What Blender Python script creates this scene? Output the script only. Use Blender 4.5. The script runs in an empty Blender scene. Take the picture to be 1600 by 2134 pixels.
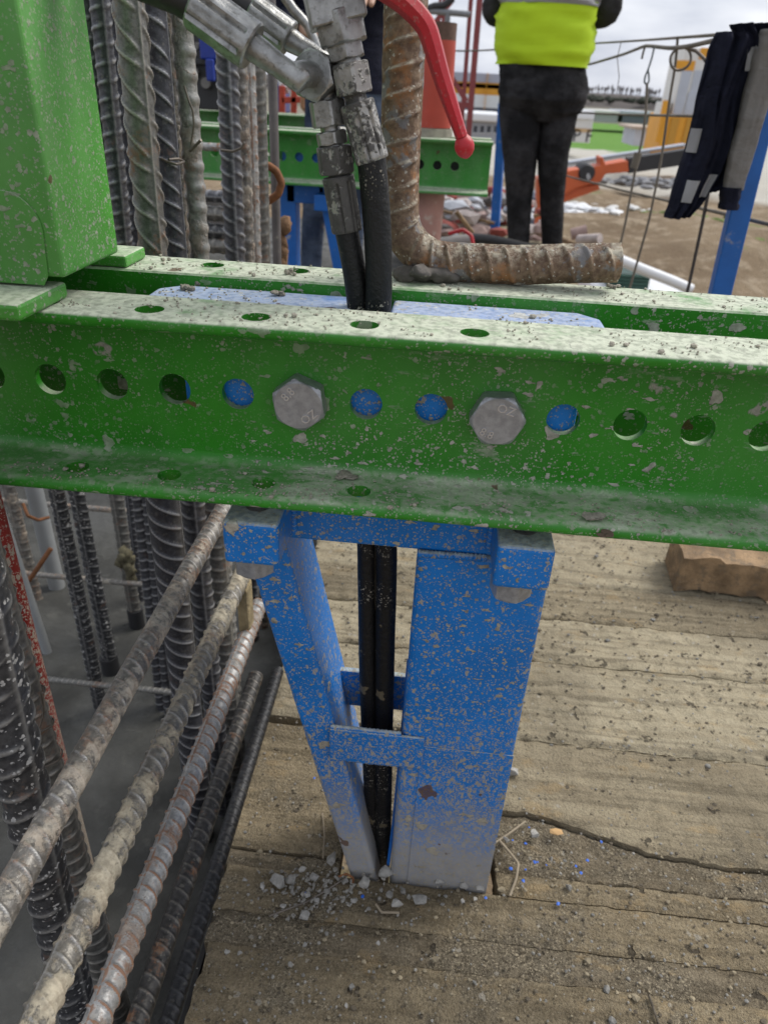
import bpy, bmesh, math, random
import numpy as np
from mathutils import Vector, Matrix

# ------------------------------------------------------------------ camera, sky, sun, exposure
S = bpy.context.scene
COL = S.collection
rng = np.random.default_rng(7)
random.seed(7)

FPX, YAW, PIT, ROL = 1490.67, -.0644, .536, -.054
CAM = np.array([.3013, -.5118, .21])
_f = np.array([math.sin(YAW)*math.cos(PIT), math.cos(YAW)*math.cos(PIT), -math.sin(PIT)])
_r = np.array([math.cos(YAW), -math.sin(YAW), 0.]); _d = np.cross(_f, _r)
_c, _s = math.cos(ROL), math.sin(ROL)
_r, _d = _c*_r + _s*_d, -_s*_r + _c*_d

def at(x, y, X=None, Y=None, Z=None, D=None):
    """world point on the sight line of photo pixel (x, y) at a chosen real distance"""
    v = _f + _r*(x-800)/FPX + _d*(y-1067)/FPX
    if X is not None: t = (X-CAM[0])/v[0]
    elif Y is not None: t = (Y-CAM[1])/v[1]
    elif Z is not None: t = (Z-CAM[2])/v[2]
    else: t = D
    return CAM + v*t
def mpp(p):
    """metres per photo pixel at world point p"""
    return float((np.array(p)-CAM) @ _f)/FPX

cd = bpy.data.cameras.new('camera'); cam = bpy.data.objects.new('camera', cd); COL.objects.link(cam)
m = Matrix(((_r[0], -_d[0], -_f[0], CAM[0]), (_r[1], -_d[1], -_f[1], CAM[1]), (_r[2], -_d[2], -_f[2], CAM[2]), (0, 0, 0, 1)))
cam.matrix_world = m
cd.sensor_fit = 'HORIZONTAL'; cd.sensor_width = 24; cd.lens = 24*FPX/1600
cd.clip_start = .02; cd.clip_end = 5000
cd.dof.use_dof = True; cd.dof.focus_distance = .60; cd.dof.aperture_fstop = 8.5
S.camera = cam
S.cycles.max_bounces = 6; S.cycles.diffuse_bounces = 3; S.cycles.glossy_bounces = 3; S.cycles.transmission_bounces = 2

SUN_EL, SUN_AZ = math.radians(50), math.radians(56)      # azimuth measured from +Y towards +X
W = bpy.data.worlds.new('World'); S.world = W; W.use_nodes = True
wn = W.node_tree.nodes; wl = W.node_tree.links
bg = wn['Background']; bg.inputs['Strength'].default_value = .15
sky = wn.new('ShaderNodeTexSky'); sky.sky_type = 'NISHITA'; sky.sun_disc = False
sky.sun_elevation = SUN_EL; sky.sun_rotation = SUN_AZ; sky.altitude = 100; sky.dust_density = 2.5; sky.air_density = 1
tc = wn.new('ShaderNodeTexCoord'); mp = wn.new('ShaderNodeMapping'); mp.inputs['Scale'].default_value = (1, 1, 3.2)
wl.new(tc.outputs['Generated'], mp.inputs['Vector'])
cn = wn.new('ShaderNodeTexNoise'); cn.inputs['Scale'].default_value = 1.6; cn.inputs['Detail'].default_value = 7; cn.inputs['Roughness'].default_value = .55
wl.new(mp.outputs['Vector'], cn.inputs['Vector'])
cr = wn.new('ShaderNodeMapRange'); cr.inputs['From Min'].default_value = .3; cr.inputs['From Max'].default_value = .62
cr.inputs['To Min'].default_value = .84; cr.inputs['To Max'].default_value = 1.0
wl.new(cn.outputs['Fac'], cr.inputs['Value'])
mx = wn.new('ShaderNodeMix'); mx.data_type = 'RGBA'
mx.inputs['B'].default_value = (3.35, 3.6, 4.25, 1)
c2 = wn.new('ShaderNodeTexNoise'); c2.inputs['Scale'].default_value = 3.4; c2.inputs['Detail'].default_value = 6; wl.new(mp.outputs['Vector'], c2.inputs['Vector'])
r2 = wn.new('ShaderNodeMapRange'); r2.inputs['From Min'].default_value = .40; r2.inputs['From Max'].default_value = .60; wl.new(c2.outputs['Fac'], r2.inputs['Value'])
m2 = wn.new('ShaderNodeMix'); m2.data_type = 'RGBA'; m2.inputs['A'].default_value = (2.35, 2.52, 2.98, 1); m2.inputs['B'].default_value = (3.95, 4.05, 4.3, 1)
wl.new(r2.outputs['Result'], m2.inputs['Factor']); wl.new(m2.outputs['Result'], mx.inputs['B'])
wl.new(cr.outputs['Result'], mx.inputs['Factor']); wl.new(sky.outputs['Color'], mx.inputs['A']); wl.new(mx.outputs['Result'], bg.inputs['Color'])

sd = bpy.data.lights.new('sun', 'SUN'); sun = bpy.data.objects.new('sun', sd); COL.objects.link(sun)
sd.energy = 1.8; sd.angle = math.radians(30); sd.color = (1, .97, .92)
sv = Vector((math.sin(SUN_AZ)*math.cos(SUN_EL), math.cos(SUN_AZ)*math.cos(SUN_EL), math.sin(SUN_EL)))
sun.rotation_euler = (-sv).to_track_quat('-Z', 'Y').to_euler()
sun.location = (2, 3, 5)
S.view_settings.view_transform = 'Standard'; S.view_settings.look = 'None'
S.view_settings.exposure = 0.72; S.view_settings.gamma = 1

# ------------------------------------------------------------------ noise for shapes
def _hash(ix, iy, iz, seed):
    h = (ix*374761393 + iy*668265263 + iz*2147483647 + seed*1274126177) & 0xffffffff
    h = ((h ^ (h >> 13))*1274126177) & 0xffffffff
    return ((h ^ (h >> 16)) & 0xffff)/65535.
def vnoise(p, seed=0):
    p = np.asarray(p, float); i = np.floor(p).astype(np.int64); f = p-i; f = f*f*(3-2*f)
    o = 0
    for dx in (0, 1):
        for dy in (0, 1):
            for dz in (0, 1):
                w = (f[..., 0] if dx else 1-f[..., 0])*(f[..., 1] if dy else 1-f[..., 1])*(f[..., 2] if dz else 1-f[..., 2])
                o = o + w*_hash(i[..., 0]+dx, i[..., 1]+dy, i[..., 2]+dz, seed)
    return o*2-1
def fbm(p, oct=4, seed=0):
    p = np.asarray(p, float); o = 0; a = .5
    for k in range(oct): o = o + a*vnoise(p*2**k, seed+k*17); a *= .5
    return o

# ------------------------------------------------------------------ materials
class NT:
    def __init__(s, name, rough=.6, metal=0., spec=None):
        s.m = bpy.data.materials.new(name); s.m.use_nodes = True
        s.t = s.m.node_tree; s.b = s.t.nodes['Principled BSDF']
        s.b.inputs['Roughness'].default_value = rough; s.b.inputs['Metallic'].default_value = metal
        if spec is not None: s.b.inputs['Specular IOR Level'].default_value = spec
        s._tc = None
    def put(s, sock, v):
        if isinstance(v, bpy.types.NodeSocket): s.t.links.new(v, sock)
        elif isinstance(v, (tuple, list)): sock.default_value = tuple(v)+((1,) if len(v) == 3 and len(sock.default_value) == 4 else ())
        else: sock.default_value = v
    def node(s, typ, **k):
        n = s.t.nodes.new(typ)
        for a, b in k.items(): setattr(n, a, b)
        return n
    def obj(s):
        if s._tc is None: s._tc = s.node('ShaderNodeTexCoord')
        return s._tc.outputs['Object']
    def geo(s, o='Normal'): return s.node('ShaderNodeNewGeometry').outputs[o]
    def xyz(s, v, k):
        n = s.node('ShaderNodeSeparateXYZ'); s.put(n.inputs[0], v); return n.outputs[k]
    def math(s, op, a, b=0., clamp=False):
        n = s.node('ShaderNodeMath', operation=op, use_clamp=clamp); s.put(n.inputs[0], a); s.put(n.inputs[1], b); return n.outputs[0]
    def vmath(s, op, a, b):
        n = s.node('ShaderNodeVectorMath', operation=op); s.put(n.inputs[0], a)
        if op == 'SCALE': s.put(n.inputs['Scale'], b)
        else: s.put(n.inputs[1], b)
        return n.outputs[0]
    def map(s, v, a, b, c=0., d=1., smooth=True):
        n = s.node('ShaderNodeMapRange', interpolation_type='SMOOTHSTEP' if smooth else 'LINEAR')
        for k, x in zip(('Value', 'From Min', 'From Max', 'To Min', 'To Max'), (v, a, b, c, d)): s.put(n.inputs[k], x)
        return n.outputs[0]
    def noise(s, scale, detail=4, rough=.55, vec=None, out='Fac', dist=0.):
        n = s.node('ShaderNodeTexNoise'); s.put(n.inputs['Vector'], vec if vec is not None else s.obj())
        s.put(n.inputs['Scale'], scale); s.put(n.inputs['Detail'], detail); s.put(n.inputs['Roughness'], rough); s.put(n.inputs['Distortion'], dist)
        return n.outputs[out]
    def mix(s, f, a, b, mode='MIX'):
        n = s.node('ShaderNodeMix', data_type='RGBA', blend_type=mode); n.clamp_factor = True
        s.put(n.inputs[0], f); s.put(n.inputs[6], a); s.put(n.inputs[7], b); return n.outputs[2]
    def scalevec(s, v, sc):
        n = s.node('ShaderNodeMapping'); s.put(n.inputs['Vector'], v); n.inputs['Scale'].default_value = sc; return n.outputs[0]
    def splat(s, scale, thr, rmax, warp=.25, vec=None, edge=.05, off=0.):
        """irregular droplets: cells that carry one get a random size"""
        v = vec if vec is not None else s.obj()
        v = s.vmath('ADD', v, (off, off*.7, off*1.3))
        w = s.node('ShaderNodeTexNoise'); s.put(w.inputs['Vector'], v); s.put(w.inputs['Scale'], scale*1.7); s.put(w.inputs['Detail'], 2)
        wv = s.vmath('SCALE', s.vmath('SUBTRACT', w.outputs['Color'], (.5, .5, .5)), warp*2/scale)
        v2 = s.vmath('ADD', v, wv)
        n = s.node('ShaderNodeTexVoronoi'); s.put(n.inputs['Vector'], v2); s.put(n.inputs['Scale'], scale)
        c = s.xyz(n.outputs['Color'], 0)
        rad = s.map(c, thr, 1., 0., rmax, smooth=False)
        return s.map(s.math('SUBTRACT', rad, n.outputs['Distance']), 0., edge)
    def bump(s, h, dist=.001, strength=1.):
        n = s.node('ShaderNodeBump'); s.put(n.inputs['Height'], h); n.inputs['Distance'].default_value = dist; n.inputs['Strength'].default_value = strength
        s.t.links.new(n.outputs[0], s.b.inputs['Normal'])
    def done(s, col, rough=None, metal=None):
        s.put(s.b.inputs['Base Color'], col)
        if rough is not None: s.put(s.b.inputs['Roughness'], rough)
        if metal is not None: s.put(s.b.inputs['Metallic'], metal)
        return s.m

def paint(name, col, dust=1., specks=1., zdirt=None, rough=.38, film=.06, dustcol=(.58, .60, .48), cem=((.47, .45, .39), (.27, .26, .22)), sheltered=None, big=1., chips=True, densmin=.30, clump=False, fine_only=False):
    t = NT(name, rough, spec=.32)
    n1 = t.noise(16, 4, .6); n2 = t.noise(170, 3, .6); n3 = t.noise(45, 3, .6)
    up = t.map(t.xyz(t.geo(), 2), .35, .92)
    base = t.mix(t.map(n1, .3, .7), col, tuple(x*.8 for x in col))
    st = t.noise(9, 4, .6, vec=t.scalevec(t.obj(), (1, 1, .25)))
    base = t.mix(t.math('MULTIPLY', t.map(st, .38, .75), film*2.4), base, (.36, .36, .31))
    s1 = t.splat(62, .90, .50*big, .45); s2 = t.splat(270, .76, .62, .5, off=3.1); s3 = t.splat(640, .62, .66, .5, off=7.7)
    s4 = t.splat(165, .86, .50, .6, vec=t.scalevec(t.obj(), (.55, 1, 1.25)), off=1.3)
    dens = t.map(n1, .30, .62, densmin, 1.)
    if fine_only: s1 = t.math('MULTIPLY', s1, t.map(n3, .50, .56)); s4 = t.math('MULTIPLY', s4, .8)
    sp0 = t.math('MAXIMUM', s1, s4); sp = t.math('MAXIMUM', sp0, t.math('MULTIPLY', t.math('MAXIMUM', s2, t.math('MULTIPLY', s3, .8)), dens))
    if clump:
        cl = t.noise(6, 3, .6); dens2 = t.map(cl, .38, .66)
        s0 = t.splat(26, .90, .34, .9, off=21., edge=.10)
        smear = t.math('MULTIPLY', t.map(t.noise(70, 4, .75, vec=t.scalevec(t.obj(), (.35, 1, 1))), .60, .70), t.math('MULTIPLY', dens2, .75))
        sp0 = t.math('MAXIMUM', t.math('MULTIPLY', sp0, t.map(dens2, 0., .5, .35, 1.)), t.math('MAXIMUM', t.math('MULTIPLY', s0, t.map(n2, .40, .55)), smear))
        sp = t.math('MAXIMUM', sp0, t.math('MULTIPLY', sp, t.map(dens2, 0., .6, .45, 1.)))
    sp = t.math('MULTIPLY', sp, specks, clamp=True)
    c = t.mix(sp, base, t.mix(t.map(n2, .3, .7), *cem))
    du = t.math('MULTIPLY', up, t.map(t.math('ADD', t.math('MULTIPLY', n1, .5), t.math('MULTIPLY', n3, .5)), .22, .50))
    du = t.math('MULTIPLY', du, dust)
    if sheltered:
        sh = t.map(t.xyz(t.obj(), 2), sheltered[0], sheltered[1], 1., 0.)
        pat = t.map(t.math('ADD', t.math('MULTIPLY', t.noise(22, 4, .7, vec=t.scalevec(t.obj(), (.5, 1, 1))), .6), t.math('MULTIPLY', n2, .4)), .44, .60, .12, .80)
        du = t.math('MULTIPLY', du, t.math('ADD', t.math('SUBTRACT', 1., sh), t.math('MULTIPLY', sh, pat)))
    dk = t.mix(t.map(n2, .40, .66), dustcol, tuple(x*.62 for x in dustcol))
    c = t.mix(du, c, dk)
    if zdirt:
        g = t.map(t.xyz(t.obj(), 2), zdirt[0], zdirt[1], 1., 0., smooth=False)
        thr = t.math('SUBTRACT', .93, t.math('MULTIPLY', g, 1.25))
        d1 = t.splat(300, thr, .80, .9, vec=t.scalevec(t.obj(), (1, 1, .55)), off=31., edge=.12); d2 = t.splat(640, thr, .8, .6, off=37., edge=.12)
        film_ = t.math('MULTIPLY', t.map(t.math('ADD', g, t.math('MULTIPLY', t.math('SUBTRACT', n1, .5), .5)), .42, .80), .80)
        gm = t.math('MAXIMUM', t.math('MULTIPLY', t.math('MAXIMUM', d1, d2), .9), film_)
        c = t.mix(gm, c, t.mix(n3, (.42, .38, .30), (.27, .24, .185)))
        sp = t.math('MAXIMUM', sp, gm)
    if chips:
        chip = t.splat(34, .955, .42, .6, off=11.)
        c = t.mix(t.math('MULTIPLY', chip, .85), c, t.mix(n2, (.05, .035, .025), (.16, .07, .03)))
    t.bump(t.math('ADD', t.math('MULTIPLY', sp0, .8), t.math('ADD', t.math('MULTIPLY', s2, .4), t.math('MULTIPLY', n2, .35))), .0010, .9)
    ro = t.math('ADD', t.math('MULTIPLY', t.math('MAXIMUM', sp, du), .5), rough, clamp=True)
    return t.done(c, ro)

def rebar_mat(name, rust=.3, cement=.2, specks=.2, tone=(.075, .075, .082), cemcol=(.42, .39, .32), rough=.45, ribrust=0., ridgecol=(.40, .395, .38), ridge=.6):
    t = NT(name, rough, .35)
    n1 = t.noise(38, 4, .62); n2 = t.noise(170, 4, .7); n3 = t.noise(14, 3, .6)
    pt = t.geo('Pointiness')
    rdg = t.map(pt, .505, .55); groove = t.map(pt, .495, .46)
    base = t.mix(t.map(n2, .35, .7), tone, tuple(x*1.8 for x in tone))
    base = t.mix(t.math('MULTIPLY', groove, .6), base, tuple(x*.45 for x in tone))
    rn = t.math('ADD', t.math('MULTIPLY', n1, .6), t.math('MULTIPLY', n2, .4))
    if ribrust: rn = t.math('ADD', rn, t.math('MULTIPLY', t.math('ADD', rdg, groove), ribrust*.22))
    base = t.mix(t.math('MULTIPLY', rdg, ridge), base, ridgecol)  # pale worn rib edges, brightened further to paint in highlights
    rm = t.math('MULTIPLY', t.map(rn, .62-.26*rust, .74-.26*rust), min(1., .35+rust))
    c = t.mix(rm, base, t.mix(n2, (.34, .135, .035), (.13, .055, .022)))
    cn_ = t.math('ADD', t.math('ADD', t.math('MULTIPLY', n3, .35), t.math('MULTIPLY', n1, .4)), t.math('MULTIPLY', n2, .25))
    cm = t.math('MULTIPLY', t.map(cn_, .66-.32*cement, .72-.32*cement), min(1., .3+cement))
    sp = t.math('MAXIMUM', t.splat(150, .80, .5, .5), t.splat(340, .70, .6, .5, off=4.))
    sp = t.math('MULTIPLY', sp, specks, clamp=True)
    a = t.math('MAXIMUM', cm, sp)
    c = t.mix(a, c, t.mix(t.map(n2, .3, .7), cemcol, tuple(x*.5 for x in cemcol)))
    t.bump(t.math('ADD', t.math('MULTIPLY', cm, .9), t.math('MULTIPLY', n2, .6)), .0014, .9)
    return t.done(c, t.math('ADD', t.math('MULTIPLY', t.math('MAXIMUM', a, rm), .45), rough, clamp=True), t.math('MULTIPLY', t.math('SUBTRACT', 1., t.math('MAXIMUM', a, rm)), .5))

def simple(name, col, rough=.6, metal=0., var=.25, scale=20, bump=0., bscale=150, grime=0., gcol=(.35, .33, .28), spec=None):
    t = NT(name, rough, metal, spec)
    n1 = t.noise(scale, 5, .6)
    c = t.mix(t.map(n1, .3, .7), col, tuple(x*(1-var) for x in col))
    if grime:
        g = t.map(t.noise(scale*3.1, 6, .65), .72-.4*grime, .86-.4*grime)
        c = t.mix(t.math('MULTIPLY', g, .8), c, gcol)
    if bump: t.bump(t.noise(bscale, 5, .65), bump)
    return t.done(c)

GREEN = paint('green_paint_splattered', (.028, .235, .013), dust=.93, specks=.95, film=.03, densmin=.08, clump=True, sheltered=(.02, .10, .58))
GREEN_COL = paint('green_paint_column', (.070, .330, .034), dust=.8, specks=.75, film=.08, big=.55, densmin=.6, fine_only=True)
GREEN_FAR = paint('green_paint_far', (.035, .25, .03), dust=.85, specks=.25, film=.1)
BLUECEM = ((.42, .39, .32), (.24, .22, .18))
BLUE = paint('blue_paint_splattered', (.008, .190, .60), dust=.8, specks=1., zdirt=(-.03, .34), rough=.42, film=.02, cem=BLUECEM, densmin=.6)
BLUE_TOP = paint('blue_paint_dusty_head', (.04, .20, .60), dust=.55, specks=.9, rough=.5, dustcol=(.62, .63, .60))
BLUE_PLAIN = simple('blue_paint_plain', (.008, .13, .48), .45, grime=.3, scale=9)
ZINC = simple('zinc_plated_steel', (.40, .40, .385), .36, .8, var=.45, scale=70, bump=.0003, bscale=420, grime=.5, gcol=(.17, .165, .15))
BOLTM = simple('bolt_steel', (.40, .41, .43), .34, .45, var=.3, scale=160, bump=.00012, bscale=600, grime=.28, gcol=(.30, .295, .29))
MARKM = simple('raised_mark_steel', (.66, .66, .67), .35, .7, var=.2, scale=200)
def oily(name, amt):
    t = NT(name, .35, .75)
    n1 = t.noise(70, 6, .7); n2 = t.noise(260, 4, .6)
    mk = t.map(t.math('ADD', t.math('MULTIPLY', n1, .65), t.math('MULTIPLY', n2, .35)), .60-amt*.3, .66-amt*.3)
    c = t.mix(mk, t.mix(n2, (.46, .45, .42), (.24, .23, .215)), t.mix(n2, (.03, .028, .026), (.10, .095, .088)))
    t.bump(t.math('ADD', n2, mk), .0005)
    return t.done(c, t.map(mk, 0, 1, .4, .55), t.math('SUBTRACT', .8, t.math('MULTIPLY', mk, .7)))
OILY = oily('oily_zinc_fitting', .40); OILY2 = oily('black_oily_fitting', .58)
def hosem():
    t = NT('black_rubber_hose', .5, spec=.35)
    sp = t.math('MAXIMUM', t.splat(420, .74, .55, .4), t.splat(800, .72, .6, .4, off=3))
    sp = t.math('MULTIPLY', sp, t.map(t.noise(25, 3), .50, .66))
    n = t.noise(200, 3, .7)
    c = t.mix(sp, t.mix(n, (.004, .004, .0045), (.010, .010, .010)), (.36, .33, .27))
    c = t.mix(t.math('MULTIPLY', t.splat(60, .93, .5, .5), .7), c, (.16, .13, .08))
    t.bump(t.math('ADD', n, sp), .0012)
    return t.done(c, t.map(sp, 0, 1, .5, .9))
HOSE = hosem()
HOSE2 = simple('black_hose_smooth', (.022, .020, .020), .5, var=.4, scale=60, bump=.0003, grime=.12, gcol=(.2, .18, .15))
RED = paint('red_lever_paint', (.50, .016, .028), dust=.22, specks=.30, film=.03, rough=.36, cem=((.55, .42, .36), (.12, .05, .04)))
REDPIPE = paint('red_primer_splattered', (.24, .022, .016), dust=.5, specks=1.2, zdirt=(.10, .80), rough=.6)
REDFAR = simple('red_oxide_paint', (.52, .065, .035), .5, var=.25, scale=5, grime=.3, gcol=(.45, .30, .26))
REDMAST = simple('red_mast_steel', (.25, .05, .05), .6, var=.2, scale=2)
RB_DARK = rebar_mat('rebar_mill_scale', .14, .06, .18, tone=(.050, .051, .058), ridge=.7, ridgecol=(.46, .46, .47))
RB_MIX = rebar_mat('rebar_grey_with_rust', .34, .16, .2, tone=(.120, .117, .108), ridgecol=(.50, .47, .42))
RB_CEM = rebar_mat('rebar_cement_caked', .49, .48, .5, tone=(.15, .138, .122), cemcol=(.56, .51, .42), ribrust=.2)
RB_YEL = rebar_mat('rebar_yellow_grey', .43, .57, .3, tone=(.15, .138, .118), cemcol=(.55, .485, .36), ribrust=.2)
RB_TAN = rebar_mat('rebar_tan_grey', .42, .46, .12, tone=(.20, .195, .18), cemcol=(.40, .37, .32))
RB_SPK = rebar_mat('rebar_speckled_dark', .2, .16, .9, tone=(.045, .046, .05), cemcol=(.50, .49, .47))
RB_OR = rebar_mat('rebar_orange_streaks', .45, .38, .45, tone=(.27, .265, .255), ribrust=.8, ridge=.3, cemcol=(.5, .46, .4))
RB_BLK = rebar_mat('rebar_gap_shade', .12, .05, .1, tone=(.018, .018, .019), ridge=.25, ridgecol=(.10, .098, .095))  # near-black tone holds the shade of the gap beside the boards
RB_DRK2 = rebar_mat('rebar_brown_black', .34, .16, .2, tone=(.034, .032, .030), ridge=.4, ridgecol=(.22, .20, .17))
def rustbar():
    t = NT('rebar_deep_rust', .8)
    n1 = t.noise(35, 6, .65); n2 = t.noise(160, 6, .7); n3 = t.noise(9, 4, .6)
    c = t.mix(t.map(n2, .35, .68), (.115, .068, .042), (.225, .140, .082))
    c = t.mix(t.map(n1, .52, .66), c, (.30, .115, .028))
    c = t.mix(t.math('MULTIPLY', t.map(t.noise(55, 4, .6), .55, .62), .8), c, (.19, .19, .195))
    up = t.map(t.xyz(t.geo(), 2), .1, .8)
    du = t.math('MULTIPLY', t.map(t.math('ADD', t.math('MULTIPLY', n1, .5), t.math('MULTIPLY', n2, .5)), .42, .6), t.math('ADD', t.math('MULTIPLY', up, .8), .12))
    c = t.mix(du, c, (.48, .44, .34))
    sp = t.splat(420, .8, .55, .4)
    c = t.mix(t.math('MULTIPLY', sp, .8), c, (.5, .47, .4))
    t.bump(t.math('ADD', n2, t.math('MULTIPLY', du, .7)), .0014)
    return t.done(c)
RB_DEEP = rustbar()
WELD = simple('weld_scorched', (.17, .15, .13), .7, .2, var=.5, scale=60, bump=.001, bscale=260, grime=.35, gcol=(.30, .26, .22))
def deckm(name, a, b, mud=.5, grit=.7):
    t = NT(name, .9, spec=.2)
    v = t.obj(); g = t.noise(9, 4, .65, vec=t.scalevec(v, (.8, 7, 7))); n1 = t.noise(7, 4, .62); n2 = t.noise(60, 4, .7); n3 = t.noise(300, 3, .75)
    gr = t.noise(75, 3, .6, vec=t.scalevec(v, (.045, 1, 1)))
    c = t.mix(t.map(g, .3, .7), a, b); c = t.mix(t.math('MULTIPLY', t.map(gr, .46, .66), .55), c, tuple(x*.40 for x in b))
    md = t.map(t.math('ADD', t.math('MULTIPLY', n1, .62), t.math('MULTIPLY', n2, .38)), .62-.24*mud, .68-.22*mud)
    c = t.mix(t.math('MULTIPLY', md, .9), c, t.mix(n2, (.150, .122, .082), (.235, .200, .142)))
    gm = t.math('MULTIPLY', t.map(md, 0., 1., .45, 1.), grit)
    c = t.mix(t.math('MULTIPLY', t.map(n3, .50, .60), gm), c, (.075, .060, .040))
    lt = t.noise(380, 3, .75, vec=t.vmath('ADD', v, (3, 5, 7)))
    c = t.mix(t.math('MULTIPLY', t.map(lt, .53, .63), t.math('MULTIPLY', gm, .85)), c, (.50, .42, .29))
    c = t.mix(t.math('MULTIPLY', t.map(t.noise(26, 4, .7, vec=t.scalevec(t.vmath('ADD', v, (9, 2, 4)), (.5, 1, 1))), .57, .67), .40), c, (.40, .285, .145))
    blot = t.map(t.noise(3.2, 4, .6, vec=t.vmath('ADD', v, (1.7, .4, 0))), .44, .64)
    c = t.mix(t.math('MULTIPLY', blot, .35), c, (.10, .082, .056))
    dk = t.splat(48, .88, .45, .8, off=5, edge=.15); sp = t.splat(120, .92, .5, .5)
    c = t.mix(t.math('MULTIPLY', dk, .8), c, (.055, .046, .034)); c = t.mix(t.math('MULTIPLY', sp, .6), c, (.42, .385, .32))
    t.bump(t.math('ADD', t.math('ADD', t.math('MULTIPLY', n2, 1.2), t.math('MULTIPLY', n3, 1.5*grit)), t.math('ADD', t.math('MULTIPLY', gr, -.35), t.math('MULTIPLY', dk, -1.))), .0042, 1.)
    return t.done(c)
DECK = [deckm('muddy_board_%d' % i, *q) for i, q in enumerate((
    ((.325, .262, .167), (.230, .182, .113), .42, .85), ((.255, .209, .142), (.178, .143, .094), .62, .9),
    ((.445, .385, .268), (.355, .300, .203), .06, .48), ((.365, .308, .207), (.277, .228, .150), .26, .65)))]
TIMBER = simple('pale_sawn_timber', (.36, .235, .125), .85, var=.6, scale=16, bump=.004, bscale=110, grime=.55, gcol=(.15, .11, .07))
def concm():
    t = NT('shade_toned_wet_concrete', .62)  # fresh concrete, its colour darkened to carry the pit's deep shade
    n1 = t.noise(5, 7, .6); n2 = t.noise(30, 6, .65)
    c = t.mix(t.map(n1, .35, .65), (.070, .069, .061), (.036, .0355, .031))
    c = t.mix(t.math('MULTIPLY', t.map(n2, .55, .72), .6), c, (.10, .098, .085))
    t.bump(t.math('ADD', n1, t.math('MULTIPLY', n2, .4)), .012)
    return t.done(c, t.map(n1, .35, .6, .5, .85))
CONC = concm()
PVC = simple('grey_plastic_pipe', (.34, .35, .35), .45, var=.15, scale=8, grime=.2)
FORMM = simple('dark_form_steel', (.045, .042, .040), .7, .3, var=.4, scale=12, bump=.001, grime=.2, gcol=(.14, .13, .11))
STONE = [simple('grey_stone_%d' % i, c, .9, var=.4, scale=120, bump=.0012, bscale=500, grime=.3, gcol=(.44, .42, .37)) for i, c in enumerate(((.37, .355, .325), (.29, .275, .245), (.45, .43, .39)))]
CRUMB = simple('mortar_crumbs', (.42, .385, .31), .95, var=.45, scale=300)
CRUMBD = simple('dirt_crumbs', (.17, .14, .10), .95, var=.6, scale=200)
WIRE = simple('tie_wire', (.20, .17, .14), .5, .5, var=.5, scale=60)
RUSTW = simple('rusty_wire', (.26, .105, .04), .8, .1, var=.5, scale=60, bump=.0006)
ROPE = simple('grey_rod', (.19, .165, .13), .7, .1, var=.4, scale=8)
LIME = simple('lime_fabric', (.52, .74, .012), .75, var=.08, scale=6)
LIMED = simple('olive_lining', (.22, .25, .01), .8, var=.2, scale=6)
REFL = simple('grey_reflective_band', (.30, .295, .30), .5, var=.15, scale=10)
def denim(name, a, b):
    t = NT(name, .9, spec=.15)
    n = t.noise(7, 6, .65); k = t.noise(700, 2)
    c = t.mix(t.map(n, .42, .68), a, b); t.bump(t.math('ADD', t.math('MULTIPLY', t.noise(16, 3, .5, vec=t.scalevec(t.obj(), (1, 1, 1.8))), 5.), k), .012, .8)
    return t.done(c)
JEANS = denim('charcoal_denim', (.022, .022, .024), (.062, .060, .064))
JEANSB = denim('blue_denim', (.05, .07, .12), (.14, .18, .26))
NAVY = denim('navy_workwear', (.016, .018, .034), (.028, .03, .055))
GREYC = denim('grey_fabric', (.33, .31, .29), (.27, .25, .23))
SLEEVE = denim('dark_grey_sleeve', (.05, .05, .05), (.075, .075, .075))
SKIN = simple('skin', (.42, .24, .16), .55, var=.1, scale=8)
HAIR = simple('dark_hair', (.02, .015, .012), .7, var=.3, scale=60, bump=.002)
SHOE = simple('brown_boot', (.10, .075, .05), .8, var=.4, scale=30)
CREAM = simple('white_panel', (.70, .69, .66), .6, var=.08, scale=1)
WHITE = simple('white_paint', (.74, .75, .76), .5, var=.06, scale=1)
ORANGE = simple('orange_machine_paint', (.58, .115, .030), .5, var=.2, scale=1.5)
YELLOW = simple('amber_panel', (.72, .33, .025), .55, var=.12, scale=.6)
BLACK = simple('black_machine_steel', (.030, .030, .032), .6, var=.3, scale=3)
GREYB = simple('blue_grey_cladding', (.13, .14, .18), .6, var=.15, scale=.4)
GLASS = simple('dark_window', (.05, .06, .075), .15, var=.2, scale=1)
DGREEN = simple('dark_green_louvre', (.02, .06, .045), .5, var=.2, scale=3)
CUMIN = simple('pale_container', (.46, .49, .55), .6, var=.1, scale=1)
BLUEV = simple('blue_valve_paint', (.008, .035, .30), .45, var=.2, scale=40, grime=.2)

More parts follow.
